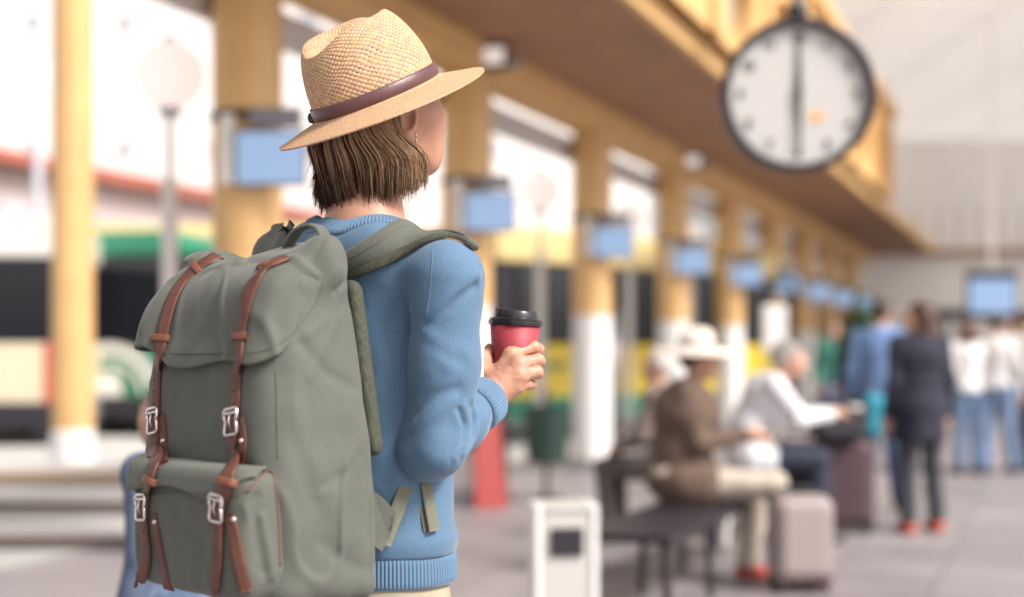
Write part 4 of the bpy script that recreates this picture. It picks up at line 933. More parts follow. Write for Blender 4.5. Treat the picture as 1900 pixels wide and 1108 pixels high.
n, l, b = nodes_of(M_knit); tc = n.new('ShaderNodeTexCoord'); wv = n.new('ShaderNodeTexWave'); wv.wave_type = 'BANDS'; wv.bands_direction = 'Z'; wv.inputs['Scale'].default_value = 260; wv.inputs['Distortion'].default_value = 1.2; wv.inputs['Detail'].default_value = 2; wv.inputs['Detail Scale'].default_value = 3
no = n.new('ShaderNodeTexNoise'); no.inputs['Scale'].default_value = 650; l.new(tc.outputs['Object'], wv.inputs['Vector']); l.new(tc.outputs['Object'], no.inputs['Vector'])
ad = n.new('ShaderNodeMath'); ad.operation = 'ADD'; l.new(wv.outputs['Fac'], ad.inputs[0]); l.new(no.outputs[0], ad.inputs[1]); bp = n.new('ShaderNodeBump'); bp.inputs['Strength'].default_value = 0.25; bp.inputs['Distance'].default_value = 0.0012
l.new(ad.outputs[0], bp.inputs['Height']); l.new(bp.outputs[0], b.inputs['Normal'])
v, f = sdf_mesh(sweater, BC + np.array((-0.40, -0.36, HEMZ - 0.03)), BC + np.array((0.42, 0.40, 1.52)), 0.0038)
swe = mk('sweater', v, f, M_knit, wom, local=False)
# ribbed bands: a closed loop swept with real ribs
M_rib = mat('blue_rib', (0.102, 0.185, 0.292), 0.85, sheen=0.35)
def ribband(name, curve, nrib, hgt_vec, out, th=0.006, amp=0.0016, nz=7, flare=0.0, per=10):
    """curve(t)->point, t in 0..1; hgt_vec(t)->vector of the band's height; out(t)->outward normal"""
    n_ = nrib * per; V = []; F = []
    prof = [(0, 0)] + [(0.03, 0.6)] + [(j / nz, 1.0) for j in range(1, nz)] + [(0.97, 0.6), (1, 0), (0.97, -0.5), (0.5, -0.6), (0.03, -0.5)]
    k = len(prof)
    for i in range(n_):
        t_ = i / n_; c_ = curve(t_); hv = hgt_vec(t_); nr = out(t_); rb = amp * (abs(math.cos(math.pi * nrib * t_)) * 2 - 1)
        for a, o_ in prof: V.append(c_ + hv * a + nr * (o_ * th * (1 + 0.15 * math.sin(a * 3.14)) + (rb if o_ > 0.9 else 0) + flare * a))
    for i in range(n_):
        j = (i + 1) % n_
        for q_ in range(k): F.append((i * k + q_, i * k + (q_ + 1) % k, j * k + (q_ + 1) % k, j * k + q_))
    return mk(name, np.array(V), np.array(F), M_rib, swe, local=False)
# hem: radius found on the sweater itself
def ring_on(f, centre, d1, d2, n_=160, r0=0.3):
    a = np.linspace(0, 2 * math.pi, n_, endpoint=False); D_ = np.cos(a)[:, None] * d1 + np.sin(a)[:, None] * d2; t_ = np.full(n_, r0)
    for _ in range(90): t_ = np.where(t_ > 0.004, t_ - np.clip(f(centre + D_ * t_[:, None]) * 0.6, -0.01, 0.02), t_)
    return t_
def loopfun(c0, d1, d2, rad):
    m_ = len(rad)
    def c(t_): x = (t_ % 1) * m_; i = int(x) % m_; r_ = rad[i] * (1 - (x - int(x))) + rad[(i + 1) % m_] * (x - int(x)); a = 2 * math.pi * t_; return c0 + (d1 * math.cos(a) + d2 * math.sin(a)) * r_
    return c
def outfun(c):
    def o_(t_): T = c(t_ + 0.003) - c(t_ - 0.003); T /= np.linalg.norm(T); return T
    return o_
hc0 = B(0, 0.01, HEMZ); rad = ring_on(lambda p: torso_s(p), hc0, BR, BF); rad = np.convolve(np.r_[rad[-4:], rad, rad[:4]], np.ones(9) / 9, 'valid')
cv = loopfun(hc0, BR, BF, rad - 0.004)
def rout(t_): a = 2 * math.pi * t_; v_ = BR * math.cos(a) + BF * math.sin(a) * 1.3; return v_ / np.linalg.norm(v_)
ribband('ribbed_hem', cv, 150, lambda t_: np.array((0, 0, -0.050)) + rout(t_) * 0.002, rout, th=0.005, amp=0.0012)
# cuff
cz = np.cross(WD, BZ); cz /= np.linalg.norm(cz); cy = np.cross(cz, WD)
cuf0 = CUP_END - WD * 0.006; rad = ring_on(arm_s, cuf0, cz, cy, 60, 0.08)
cvc = loopfun(cuf0, cz, cy, rad - 0.002)
def coutf(t_): a = 2 * math.pi * t_; return cz * math.cos(a) + cy * math.sin(a)
ribband('ribbed_cuff', cvc, 46, lambda t_: WD * 0.046, coutf, th=0.0045, amp=0.0013, flare=0.001)
lz = np.cross(LD, BZ); lz /= np.linalg.norm(lz); ly = np.cross(lz, LD)
cvl = loopfun(LWR - LD * 0.03, lz, ly, np.full(60, 0.031)); ribband('ribbed_cuff', cvl, 46, lambda t_: LD * 0.05, lambda t_: lz * math.cos(2 * math.pi * t_) + ly * math.sin(2 * math.pi * t_), th=0.004)
# collar lies on the neckline ellipse
def ncurve(t_):
    a = 2 * math.pi * t_; x, y = 0.0905 * math.cos(a), 0.081 * math.sin(a) + 0.01
    p0 = B(x, y, 1.56)
    z = 1.56
    return x, y
NA = [2 * math.pi * i / 240 for i in range(240)]; NP = np.array([B(0.0985 * math.cos(a) - 0.012, 0.0845 * math.sin(a) + 0.01, 1.56) for a in NA])
zz = np.full(240, 1.56)
for _ in range(200):
    P_ = NP.copy(); P_[:, 2] = zz; dd = sweater1(P_); zz = zz - np.clip(dd * 0.8, -0.002, 0.01)
zz = np.convolve(np.r_[zz[-8:], zz, zz[:8]], np.ones(17) / 17, 'valid'); NP[:, 2] = zz
def ringpts(ex):
    P_ = np.array([B((0.0985 + ex) * math.cos(a) - 0.012, (0.0845 + ex * 1.15) * math.sin(a) + 0.01, 1.58) for a in NA]); z_ = P_[:, 2].copy()
    for _ in range(240): P_[:, 2] = z_; z_ = z_ - np.clip(sweater1(P_) * 0.8, -0.002, 0.01)
    P_[:, 2] = np.convolve(np.r_[z_[-8:], z_, z_[:8]], np.ones(17) / 17, 'valid'); return P_
NI, NO = ringpts(-0.004), ringpts(0.0145); NI[:, 2] += 0.006; NG = grad(sweater1, NO) * 0.6 + grad(sweater1, NI) * 0.4; NG /= np.linalg.norm(NG, axis=1)[:, None]
def rget(A__, t_): x = (t_ % 1) * 240; i = int(x) % 240; w_ = x - int(x); return A__[i] * (1 - w_) + A__[(i + 1) % 240] * w_
ribband('ribbed_collar', lambda t_: rget(NO, t_), 120, lambda t_: rget(NI, t_) - rget(NO, t_), lambda t_: rget(NG, t_), th=0.0030, amp=0.0011)
# shoulder seam
def seam(pix, f, m_, parent, r=0.0012, name='seam', n_=40, off=0.0005):
    P_, N_ = cast(f, resample(pix, n_)); mb = MB(); mb.tube(P_ + N_ * off, r, 6); return mk(name, mb.v, mb.f, m_, parent, local=False)
seam([(803, 466), (801, 490), (798, 530), (795, 560), (790, 590)], sweater1, M_knit, swe, r=0.0013, off=-0.0006)
# ---- trousers
def trous(p):
    q = (p - BC) @ RB; d = ell(q, (-0.004, 0.0, 0.90), (0.146, 0.112, 0.16))
    for s in (-1, 1): d = smin(d, chain(p, [B(s * 0.070, 0, 0.85), B(s * 0.09, 0.01, 0.50), B(s * 0.095, -0.02, 0.09)], [0.084, 0.068, 0.058], 0.03), 0.025)
    return smax(d, p[:, 2] - HEMZ - 0.0, 0.005) + 0.002 * vnoise(p, 22) + 0.0006 * np.sin(p[:, 2] * 900)
M_khaki = mat('khaki_cloth', (0.36, 0.31, 0.225), 0.9, var=0.08, vscale=30, bump=0.4, bscale=700)
v, f = sdf_mesh(trous, BC + np.array((-0.3, -0.3, 0.03)), BC + np.array((0.3, 0.3, HEMZ + 0.02)), 0.006); mk('trousers', v, f, M_khaki, wom, local=False)
M_shoe = mat('white_leather', (0.6, 0.58, 0.55), 0.5)
for s in (-1, 1):
    v, f = sdf_mesh(lambda p: smax(chain(p, [B(s * 0.095, -0.05, 0.05), B(s * 0.098, 0.05, 0.045), B(s * 0.10, 0.14, 0.035)], [0.045, 0.042, 0.036], 0.02), 0.002 - p[:, 2], 0.005), B(s * 0.1, 0, 0) - np.array((0.25, 0.25, 0.01)), B(s * 0.1, 0, 0) + np.array((0.25, 0.25, 0.12)), 0.005)
    mk('shoe', v, f, M_shoe, wom, local=False)

# ---- hair: a dark under-layer and thousands of strands
HB = W(702, 186, 2.262)                        # centre of the hat at the foot of its band
vd = np.array((-0.0951, 1, 0.176)); vd /= np.linalg.norm(vd); ix = np.cross(vd, BZ); ix /= np.linalg.norm(ix); iz = np.cross(ix, vd)
_sl = math.radians(21.5); hn = math.cos(math.radians(5)) * (-math.sin(_sl) * ix + math.cos(_sl) * iz) - math.sin(math.radians(5)) * vd
hf_ = np.array((math.sin(-HATY), math.cos(-HATY), 0)); hf_ = hf_ - hn * (hf_ @ hn); hf_ /= np.linalg.norm(hf_)
HRm = np.stack([np.cross(hf_, hn), hf_, hn], 1)
A_, B_ = 0.1085, 0.0910; PI = math.pi
def to_hat(p): return (p - HB) @ HRm
def from_hat(q): return HB + np.asarray(q) @ HRm.T
# hair envelope in head coordinates: radius about the vertical axis of the head for angle th (0 = face, + to her right) and height z
def hair_pt(th, z, out):
    """th array, z array (head units) -> points in head coordinates"""
    c = np.array((0, -0.012))
    t_ = np.clip((0.06 - z) / 0.24, 0, 1.3)                    # 0 at the hat, 1 at the tips
    a = 0.077 + 0.006 * np.sin(np.clip(t_, 0, 1) * 2.6) - 0.030 * np.clip(t_ - 0.45, 0, 1)
    bb = 0.093 + 0.006 * np.sin(np.clip(t_, 0, 1) * 2.6) - 0.040 * np.clip(t_ - 0.5, 0, 1)
    fr = np.clip((np.cos(th)), 0, 1); bb = bb - 0.015 * fr
    x = np.sin(th) * (a + out); y = np.cos(th) * (bb + out) + c[1]
    y = y - 0.012 * np.clip(t_, 0, 1)
    return np.stack([x, y, z], -1)
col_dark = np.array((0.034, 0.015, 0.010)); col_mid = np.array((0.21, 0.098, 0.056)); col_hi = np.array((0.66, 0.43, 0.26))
NS = 9500; NPn = 15
S_v = []; S_f = []; S_c = []
cl_tone = RNG.rand(600); nclump = 300
def sst0(x): x = np.clip(x, 0, 1); return x * x * (3 - 2 * x)
cl_th = RNG.uniform(math.radians(105), math.radians(250), nclump); cl_len = RNG.uniform(-1, 1, nclump); cl_hi = RNG.rand(nclump); cl_bend = RNG.uniform(-1, 1, nclump)
base = 0
tt = np.linspace(0, 1, NPn)
for i in range(NS):
    c = RNG.randint(nclump); dth = RNG.normal(0, 0.042) * (0.38 if cl_hi[c] > 0.70 else 1.0); th0 = cl_th[c] + dth; depth = RNG.rand() ** 0.7
    deg = math.degrees(th0)
    nearness = min(deg, 360 - deg)                               # 0 face ... 180 nape
    ear = math.exp(-((nearness - 78) / 20.0) ** 2)
    ztop = 0.075 - 0.02 * RNG.rand()
    zend = -0.138 + 0.008 * cl_len[c] * 1.7 + RNG.normal(0, 0.007) + 0.036 * (1 - depth) + 0.004 - 0.012 * (nearness - 120) / 60 * (1 if nearness > 120 else 0)
    if nearness < 134: zend = -0.120 - 0.020 * (nearness - 113) / 21 + 0.014 * cl_len[c] + RNG.normal(0, 0.006)
    if RNG.rand() < 0.05: zend += RNG.uniform(0.0, 0.03)
    z = ztop + (zend - ztop) * tt
    sg = 1 if deg < 180 else -1
    sweep = 0.0
    # side locks are tucked behind the ear, then fall forward along the jaw
    th = np.full(NPn, th0) - dth * 0.75 * tt ** 2
    fall = sst0((-z - 0.036) / 0.060)
    if nearness < 166: th = th - sg * (0.48 + 0.12 * cl_bend[c]) * fall * np.clip((166 - nearness) / 52.0, 0, 1)
    th = th + sg * 0.05 * np.exp(-((z + 0.002) / 0.03) ** 2) * (nearness < 115)
    th = th + 0.035 * cl_bend[c] * np.sin(tt * 3.0 + c) + RNG.normal(0, 0.006)
    out = 0.004 + 0.010 * depth + 0.0035 * cl_hi[c] * np.sin(tt * 3.1)
    out = out + (0.004 * RNG.randn()) * tt ** 3 + 0.008 * np.clip(tt - 0.85, 0, 1) * 6 * (cl_bend[c] > 0.2) * 0.4 - 0.010 * np.clip(tt - 0.8, 0, 1) * (cl_bend[c] < -0.3) * 3
    if RNG.rand() < 0.035: out = out + 0.007 * tt ** 1.5 * RNG.rand() + 0.0015 * np.sin(tt * 9 + c); th = th + 0.12 * RNG.randn() * tt ** 2
    out = out - 0.022 * np.clip(tt - 0.55, 0, 1) * (nearness > 130)
    if 195 < deg < 262: out = out - 0.010 * np.clip(tt - 0.3, 0, 0.5) + 0.09 * np.clip(tt - 0.82, 0, 1)     # ends flick out at the left
    q = hair_pt(th, z, out)
    P_ = HC + (q * HS) @ HR_.T
    qh = to_hat(P_); over = qh[:, 2] > -0.012; er = np.sqrt((qh[:, 0] / B_) ** 2 + (qh[:, 1] / A_) ** 2); sc_ = np.where(over, np.minimum(1, (0.93 - 1.2 * np.clip(qh[:, 2], 0, 0.1)) / er), 1)
    qh[:, :2] *= sc_[:, None]; qh[:, 2] = np.minimum(qh[:, 2], 0.05); P_ = from_hat(qh)
    r_ = 0.00062 * (1 - 0.75 * tt ** 4) * RNG.uniform(0.7, 1.3)
    T = np.gradient(P_, axis=0); T /= np.linalg.norm(T, axis=1)[:, None]; Nn = P_ - HC; Nn[:, 2] = 0; Nn = Nn / (np.linalg.norm(Nn, axis=1)[:, None]); Sd = np.cross(T, Nn); Sd /= np.linalg.norm(Sd, axis=1)[:, None]; Nn = np.cross(Sd, T)
    V = np.stack([P_ + Sd * r_[:, None] * 1.3, P_ - Sd * r_[:, None] * 0.65 + Nn * r_[:, None] * 1.0, P_ - Sd * r_[:, None] * 0.65 - Nn * r_[:, None] * 1.0], 1).reshape(-1, 3)
    S_v.append(V)
    a = (np.arange(NPn - 1)[:, None] * 3 + np.arange(3)[None]).ravel(); b2 = (np.arange(NPn - 1)[:, None] * 3 + (np.arange(3)[None] + 1) % 3).ravel()
    S_f.append(np.stack([a, b2, b2 + 3, a + 3], 1) + base); base += NPn * 3
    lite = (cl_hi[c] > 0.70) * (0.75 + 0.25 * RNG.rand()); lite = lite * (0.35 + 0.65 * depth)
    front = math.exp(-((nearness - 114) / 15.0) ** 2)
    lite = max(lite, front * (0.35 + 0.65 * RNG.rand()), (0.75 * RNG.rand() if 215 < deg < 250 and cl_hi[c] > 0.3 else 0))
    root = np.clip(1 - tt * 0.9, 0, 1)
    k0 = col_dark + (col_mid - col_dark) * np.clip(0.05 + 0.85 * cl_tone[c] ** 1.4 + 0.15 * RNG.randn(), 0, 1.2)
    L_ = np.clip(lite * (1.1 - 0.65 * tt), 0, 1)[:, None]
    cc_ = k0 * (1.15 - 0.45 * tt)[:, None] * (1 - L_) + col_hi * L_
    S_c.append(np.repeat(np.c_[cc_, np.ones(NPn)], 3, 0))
M_hair = mat('brown_hair', (0.1, 0.05, 0.03), 0.42, spec=0.2)
n, l, b = nodes_of(M_hair); at_ = n.new('ShaderNodeAttribute'); at_.attribute_name = 'strand'; l.new(at_.outputs['Color'], b.inputs['Base Color']); b.inputs['Anisotropic'].default_value = 0.4
def hair_shell(p):
    q = to_head(p); th = np.arctan2(q[:, 0], q[:, 1] + 0.012)
    z = np.clip(q[:, 2], -0.13, 0.06); e = hair_pt(th, z, 0.0) ; R1 = np.sqrt(e[:, 0] ** 2 + (e[:, 1] + 0.012) ** 2); R0 = np.sqrt(q[:, 0] ** 2 + (q[:, 1] + 0.012) ** 2)
    d = (R0 - R1) * 0.9; d = smax(d, q[:, 2] - 0.075, 0.01); d = smax(d, -0.118 - q[:, 2], 0.008)
    d = smax(d, (q[:, 1] + 0.040) * 0.9 , 0.006)                # only behind the ears
    d = smax(d, (q @ np.array((0, 0.60, -0.8))) - 0.082, 0.01)
    return d * HS
v, f = sdf_mesh(hair_shell, HC - np.array((0.16, 0.16, 0.18)), HC + np.array((0.16, 0.16, 0.12)), 0.004)
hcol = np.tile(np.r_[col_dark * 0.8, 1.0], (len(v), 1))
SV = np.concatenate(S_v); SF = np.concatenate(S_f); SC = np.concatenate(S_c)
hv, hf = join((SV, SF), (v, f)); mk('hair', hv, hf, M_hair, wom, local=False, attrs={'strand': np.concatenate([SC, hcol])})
# ---- earring
M_gold = mat('pale_gold', (0.80, 0.62, 0.42), 0.25, metal=1.0)
ep = from_head((0.078, -0.004, -0.034)); mb = MB()
mb.tube([ep + np.array((0.0, -0.001, 0.004)), ep + np.array((0.001, -0.003, -0.004)), ep + np.array((0.002, -0.003, -0.014))], 0.0007, 6)
for k in range(3): mb.tube([ep + np.array((0.002, -0.003, -0.014 - 0.008 * k)), ep + np.array((0.003, -0.0035, -0.018 - 0.008 * k)), ep + np.array((0.002, -0.003, -0.022 - 0.008 * k))], [0.0006, 0.0015, 0.0006], 8)
mb.tube([ep + np.array((-0.006, -0.001, 0.002)), ep + np.array((-0.009, -0.003, -0.010)), ep + np.array((-0.007, -0.003, -0.016)), ep + np.array((-0.005, -0.002, -0.008))], 0.0007, 6)
mk('earring', mb.v, mb.f, M_gold, wom, local=False)

# ---- straw hat, woven for real: the weave is in the mesh
def hat_profile(phi, s):
    """crown: phi 0 = right, 90 = front; s 0 at the band's foot, 1 at the ridge, up to 1.6 inside the crease"""
    cf = np.sin(phi); cr = np.cos(phi)
    ridge = 0.116 + 0.010 * np.exp(-((np.abs(np.abs(cr) - 0.85)) / 0.40) ** 2) - 0.016 * np.clip(-cf, 0, 1) ** 2 + 0.002 * np.clip(cf, 0, 1)
    up = np.clip(s, 0, 1)
    tf = 1 - (0.20 + 0.14 * np.clip(cf, 0, 1) - 0.02 * np.clip(-cf, 0, 1)) * up ** 2.2
    ts = 1 - 0.30 * up ** 2.0
    # pinch at the front sides
    pinch = 0.020 * np.exp(-((phi - PI / 2 - 0.75) / 0.38) ** 2) + 0.020 * np.exp(-((phi - PI / 2 + 0.75) / 0.38) ** 2)
    ins = np.clip(s - 1, 0, 1) / 0.6
    # rounded shoulder then the crease
    z = ridge * np.sin(np.clip(s, 0, 1) * PI / 2 * 0.98) ** 0.9 if False else ridge * (1 - (1 - np.clip(s, 0, 1)) ** 1.25) ** 0.97
    rad = 1 - 0.0 * ins
    shr = np.where(s > 1, 1 - ins, 1.0)
    zc_ = 0.080 + 0.006 * cf
    k = np.clip(ins, 0, 1); z = np.where(s > 1, ridge + 0.004 * np.sin(k * PI) * (1 - k) - (ridge - zc_) * (3 * k ** 2 - 2 * k ** 3), z)
    x = B_ * ts * cr * shr; y = A_ * tf * cf * shr
    pin = pinch * np.clip((s - 0.35) / 0.6, 0, 1) * np.where(s > 1, 1 - k, 1)
    x = x * (1 - pin / 0.09)
    return np.stack([x, y - 0.004 * up, z], -1)
def weave(u, v, cell=1.0):
    """height of a basket weave in cell units, -1..1"""
    a = np.abs(np.sin(PI * u)); b_ = np.abs(np.sin(PI * v)); par = (np.floor(u) + np.floor(v)) % 2
    over = np.where(par < 0.5, np.sqrt(a) * (0.35 + 0.65 * b_), np.sqrt(b_) * (0.35 + 0.65 * a))
    return over
nph, ns_ = 1250, 330
phi = np.linspace(0, 2 * PI, nph, endpoint=False); ss = np.linspace(0, 1.6, ns_)
PH, SS = np.meshgrid(phi, ss, indexing='ij'); G0 = hat_profile(PH, SS)
def surfn(G, wrap=True):
    du = (np.roll(G, -1, 0) - np.roll(G, 1, 0)) if wrap else np.gradient(G, axis=0); dv = np.gradient(G, axis=1); N_ = np.cross(du, dv); return N_ / (np.linalg.norm(N_, axis=-1)[..., None] + 1e-12)
Nh = surfn(G0)
arc = PH / (2 * PI) * 0.56; sl = SS * 0.150
c45 = 0.7071; CELL = 0.0068
wob = 0.0016 * np.sin(arc * 60 + 3 * np.sin(sl * 40)) + 0.0012 * np.sin(sl * 75 + arc * 30)
uu = ((arc + sl) * c45 + wob) / CELL; vv = ((arc - sl) * c45 - wob * 0.7) / (CELL)
def seamless(u, per): return u
wh_ = weave(uu, vv); amp_ = 0.0017 * np.where(SS > 1.5, (1.6 - SS) / 0.1, 1)
G1 = G0 + Nh * (wh_ * amp_)[..., None]
def grid_faces(nu, nv, wrapu=True):
    i = np.arange(nu if wrapu else nu - 1); j = np.arange(nv - 1); I, J = np.meshgrid(i, j, indexing='ij'); I2 = (I + 1) % nu
    return np.stack([I * nv + J, I2 * nv + J, I2 * nv + J + 1, I * nv + J + 1], -1).reshape(-1, 4)
M_straw = mat('straw', (0.62, 0.375, 0.185), 0.6, var=0.10, vscale=160, spec=0.4)
n, l, b = nodes_of(M_straw)
at_ = n.new('ShaderNodeAttribute'); at_.attribute_name = 'straw'
l.new(at_.outputs['Color'], b.inputs['Base Color'])
no = n.new('ShaderNodeTexNoise'); no.inputs['Scale'].default_value = 900; tc = n.new('ShaderNodeTexCoord'); l.new(tc.outputs['Object'], no.inputs['Vector']); bp = n.new('ShaderNodeBump'); bp.inputs['Strength'].default_value = 0.3; bp.inputs['Distance'].default_value = 0.0006; l.new(no.outputs[0], bp.inputs['Height']); l.new(bp.outputs[0], b.inputs['Normal'])
def strawcol(u, v):
    """each straw has its own dye lot; gaps between straws get painted shade"""
    h1_ = np.sin(np.floor(u) * 12.9898 + np.floor(v) * 78.233) * 43758.5; h1_ = h1_ - np.floor(h1_)
    h2_ = np.sin(np.floor(u) * 39.3 + np.floor(v) * 11.1) * 24634.6; h2_ = h2_ - np.floor(h2_)
    base_ = np.array((0.56, 0.350, 0.205)); c_ = base_ * (0.86 + 0.26 * h1_)[..., None]; c_[..., 2] *= 0.9 + 0.25 * h2_
    gap = (np.abs(u - np.round(u)) < 0.13) & (np.abs(v - np.round(v)) < 0.22) & (h2_ > 0.40)  # holes between straws, coloured dark to stand for the shade in them
    c_ = np.where(gap[..., None], np.array((0.06, 0.03, 0.018)), c_)
    return np.concatenate([c_, np.ones(c_.shape[:-1] + (1,))], -1)
hat = mk('straw_hat', from_hat(G1.reshape(-1, 3)), grid_faces(nph, ns_), M_straw, wom, local=False, attrs={'straw': strawcol(uu, vv).reshape(-1, 4)})
# brim: finer weave, rolled edge, dipping at the sides, thin but with two faces
nb_, nr_ = 1500, 110
phi = np.linspace(0, 2 * PI, nb_, endpoint=False); rr = np.linspace(0, 1, nr_); PH, RR = np.meshgrid(phi, rr, indexing='ij')
def brim(PH, RR):
    cf, cr = np.sin(PH), np.cos(PH); wd = 0.070 + 0.004 * np.clip(cf, 0, 1)
    bx = (B_ + 0.001 + wd * RR) * cr; by = (A_ + 0.001 + wd * RR) * cf
    z = 0.003 - 0.016 * RR - 0.004 * RR ** 2 * np.clip(cr, 0, 1) ** 2 - 0.004 * RR ** 2 * np.clip(-cr, 0, 1) ** 2
    z = z + 0.0035 * np.exp(-((RR - 0.0) / 0.06) ** 2)
    return np.stack([bx, by, z], -1)
Gb = brim(PH, RR); Nb = surfn(Gb); sgn = np.sign(Nb[0, 50, 2]); Nb = Nb * sgn
ub = (PH / (2 * PI) * 0.86 + RR * 0.065) * c45 / 0.0026; vb = (PH / (2 * PI) * 0.86 - RR * 0.065) * c45 / 0.0026
wb = weave(ub, vb) * 0.0005 + 0.0009 * np.clip(RR - 0.95, 0, 1) * 20
TOP = Gb + Nb * wb[..., None]; BOT = Gb - Nb * (0.0016 + weave(ub, vb) * 0.0004)[..., None]
BB = np.concatenate([TOP, BOT[:, ::-1]], 1); cb = strawcol(ub, vb); cb = np.concatenate([cb, cb[:, ::-1]], 1)
mk('brim', from_hat(BB.reshape(-1, 3)), grid_faces(nb_, nr_ * 2), M_straw, hat, local=False, attrs={'straw': cb.reshape(-1, 4)})
# leather band, knotted at the back
nb2 = 160; ph2 = np.linspace(0, 2 * PI, nb2, endpoint=False); prof = [(0.003, 0.0025), (0.004, 0.0040), (0.012, 0.0043), (0.022, 0.0040), (0.0235, 0.0022), (0.0215, -0.001), (0.005, -0.001)]
Vb = []
for a in ph2:
    for z_, o_ in prof:
        q_ = hat_profile(np.array(a), np.array(1 - (1 - min(z_ / 0.14, 1)) ** 0.82)); nn2 = np.array((math.cos(a) * A_, math.sin(a) * B_, 0)); nn2 /= np.linalg.norm(nn2); q_ = np.array(q_); q_[2] = z_ + 0.002; Vb.append(q_ + nn2 * (o_ + 0.001))
M_band = mat('plum_leather', (0.115, 0.048, 0.052), 0.38, var=0.15, vscale=25, bump=0.3, bscale=350)
mk('hatband', from_hat(np.array(Vb)), np.array([(i * 7 + k, ((i + 1) % nb2) * 7 + k, ((i + 1) % nb2) * 7 + (k + 1) % 7, i * 7 + (k + 1) % 7) for i in range(nb2) for k in range(7)]), M_band, hat, local=False)
kn = W(577, 219, 2.245)
v, f = sdf_mesh(lambda p: smin(ell(p, kn, (0.0055, 0.006, 0.0085)), ell(p, kn + np.array((0.004, -0.004, -0.004)), (0.004, 0.004, 0.006)), 0.004), kn - 0.02, kn + 0.02, 0.0015); mk('band_knot', v, f, M_dark, hat, local=False)

# ================================================================== the coffee cup
cx, cyy = 954, 2.335
cb_ = W(950, 716, cyy); ctop = W(955, 597, cyy); hgt = ctop[2] - cb_[2]
cup = thing('coffee_cup', 'red paper coffee cup with black lid held by the woman in blue', 'cup', tuple(cb_))
M_cup = mat('red_paper', (0.35, 0.040, 0.058), 0.55, bump=0.1, bscale=300)
tilt = Matrix.Rotation(math.radians(3.0), 3, 'Y')
rt, rb_ = 0.0415, 0.031
def tl(mb): mb.v = [tuple(tilt @ Vector(x)) for x in mb.v]; return mb
tl(MB().lathe([(0, 0.004), (rb_ - 0.002, 0.004), (rb_ - 0.001, 0.0), (rb_, 0.0), (rt, hgt), (rt - 0.001, hgt), (rb_ - 0.001, 0.006), (0, 0.006)], n=64)).build('cup_body', M_cup, cup, smooth=False)
for p_ in cup.children[0].data.polygons: p_.use_smooth = True
M_lid = mat('black_plastic', (0.018, 0.017, 0.020), 0.22, coat=0.3)
z0 = hgt
lid = tl(MB().lathe([(rt - 0.001, z0 - 0.006), (rt + 0.002, z0 - 0.006), (rt + 0.0032, z0 - 0.003), (rt + 0.0030, z0 + 0.001), (rt + 0.0012, z0 + 0.002), (rt + 0.0016, z0 + 0.0035), (rt - 0.0015, z0 + 0.0055), (rt - 0.0045, z0 + 0.006), (rt - 0.0055, z0 + 0.016), (rt - 0.0070, z0 + 0.018), (rt - 0.0095, z0 + 0.0185), (rt - 0.0115, z0 + 0.016), (rt - 0.0125, z0 + 0.010), (0, z0 + 0.0095)], n=72))
lid.v = [(x, y, z + (0.004 * max(0.0, min(1.0, (-x / rt) * 1.4 - 0.1)) if z > z0 + 0.012 else 0)) for x, y, z in lid.v]
lo_ = lid.build('lid', M_lid, cup, smooth=True); e_ = lo_.modifiers.new('edge', 'EDGE_SPLIT'); e_.split_angle = math.radians(50)
# ================================================================== the backpack
PC = BC - BF * 0.21
pack = thing('backpack', 'grey green canvas backpack with brown leather straps worn on the back', 'backpack', tuple(PC + np.array((0, 0, 0.94))))
def pl_(p): q = (p - PC) @ RB; return q
def P3(s, t, z): return PC + BR * s + BF * t + np.array((0, 0, z))
def sst(x): x = np.clip(x, 0, 1); return x * x * (3 - 2 * x)
def rbox2(x, y, hx, hy, r):
    a = np.abs(x) - hx + r; b_ = np.abs(y) - hy + r
    return np.sqrt(np.maximum(a, 0) ** 2 + np.maximum(b_, 0) ** 2) + np.minimum(np.maximum(a, b_), 0) - r
ZK = np.array((0.93, 1.10, 1.25, 1.39, 1.47)); HWK = np.array((0.184, 0.183, 0.174, 0.158, 0.142)); HDK = np.array((0.104, 0.101, 0.093, 0.082, 0.074))
def body0(p):
    q = pl_(p); z = q[:, 2]; hw = np.interp(z, ZK, HWK); hd = np.interp(z, ZK, HDK); cs = -0.014 - 0.02 * np.clip((z - 1.15) / 0.28, 0, 1)
    d = rbox2(q[:, 0] - cs, q[:, 1] - 0.012 * np.clip((z - 1.25) / 0.2, 0, 1), hw, hd, 0.052)
    d = smax(d, z - 1.448 - 0.012 * np.sin(q[:, 0] * 26 + 1.0) , 0.03)
    d = smax(d, (z - 1.395 - (q[:, 1] + 0.075) * 0.55) * 0.87, 0.035)
    d = smax(d, (-(q[:, 0] + 0.190) * 1.30 + (z - 1.365)) * 0.60, 0.03)
    d = smax(d, 0.945 - z, 0.035)
    return d
PIL = W(612, 482, 2.05); PIL2 = W(380, 492, 2.19)
def body1(p):
    d = body0(p); q = pl_(p)
    d = smin(d, ell(p, PIL, (0.020, 0.030, 0.034)), 0.045)
    return d
BF3 = []
def body(p):
    d = body1(p); q = pl_(p)
    side = np.clip((q[:, 0] + q[:, 1] * 0.4 - 0.05) / 0.08, 0, 1)
    rg = np.abs(vnoise(p * np.array((1.0, 1.0, 0.6)) + 3.1, 11)); d = d + (0.0034 + 0.0026 * side) * vnoise(p * np.array((1, 1, 0.55)), 13) + 0.0014 * vnoise(p * np.array((1, 1, 0.7)), 34) * (0.4 + side) - 0.0045 * np.exp(-(rg / 0.13) ** 2) * (0.35 + 0.65 * side)
    for pl2, a_, w_ in BF3: x = pline(p, pl2) / w_; d = d - a_ * np.exp(-x * x)
    return d
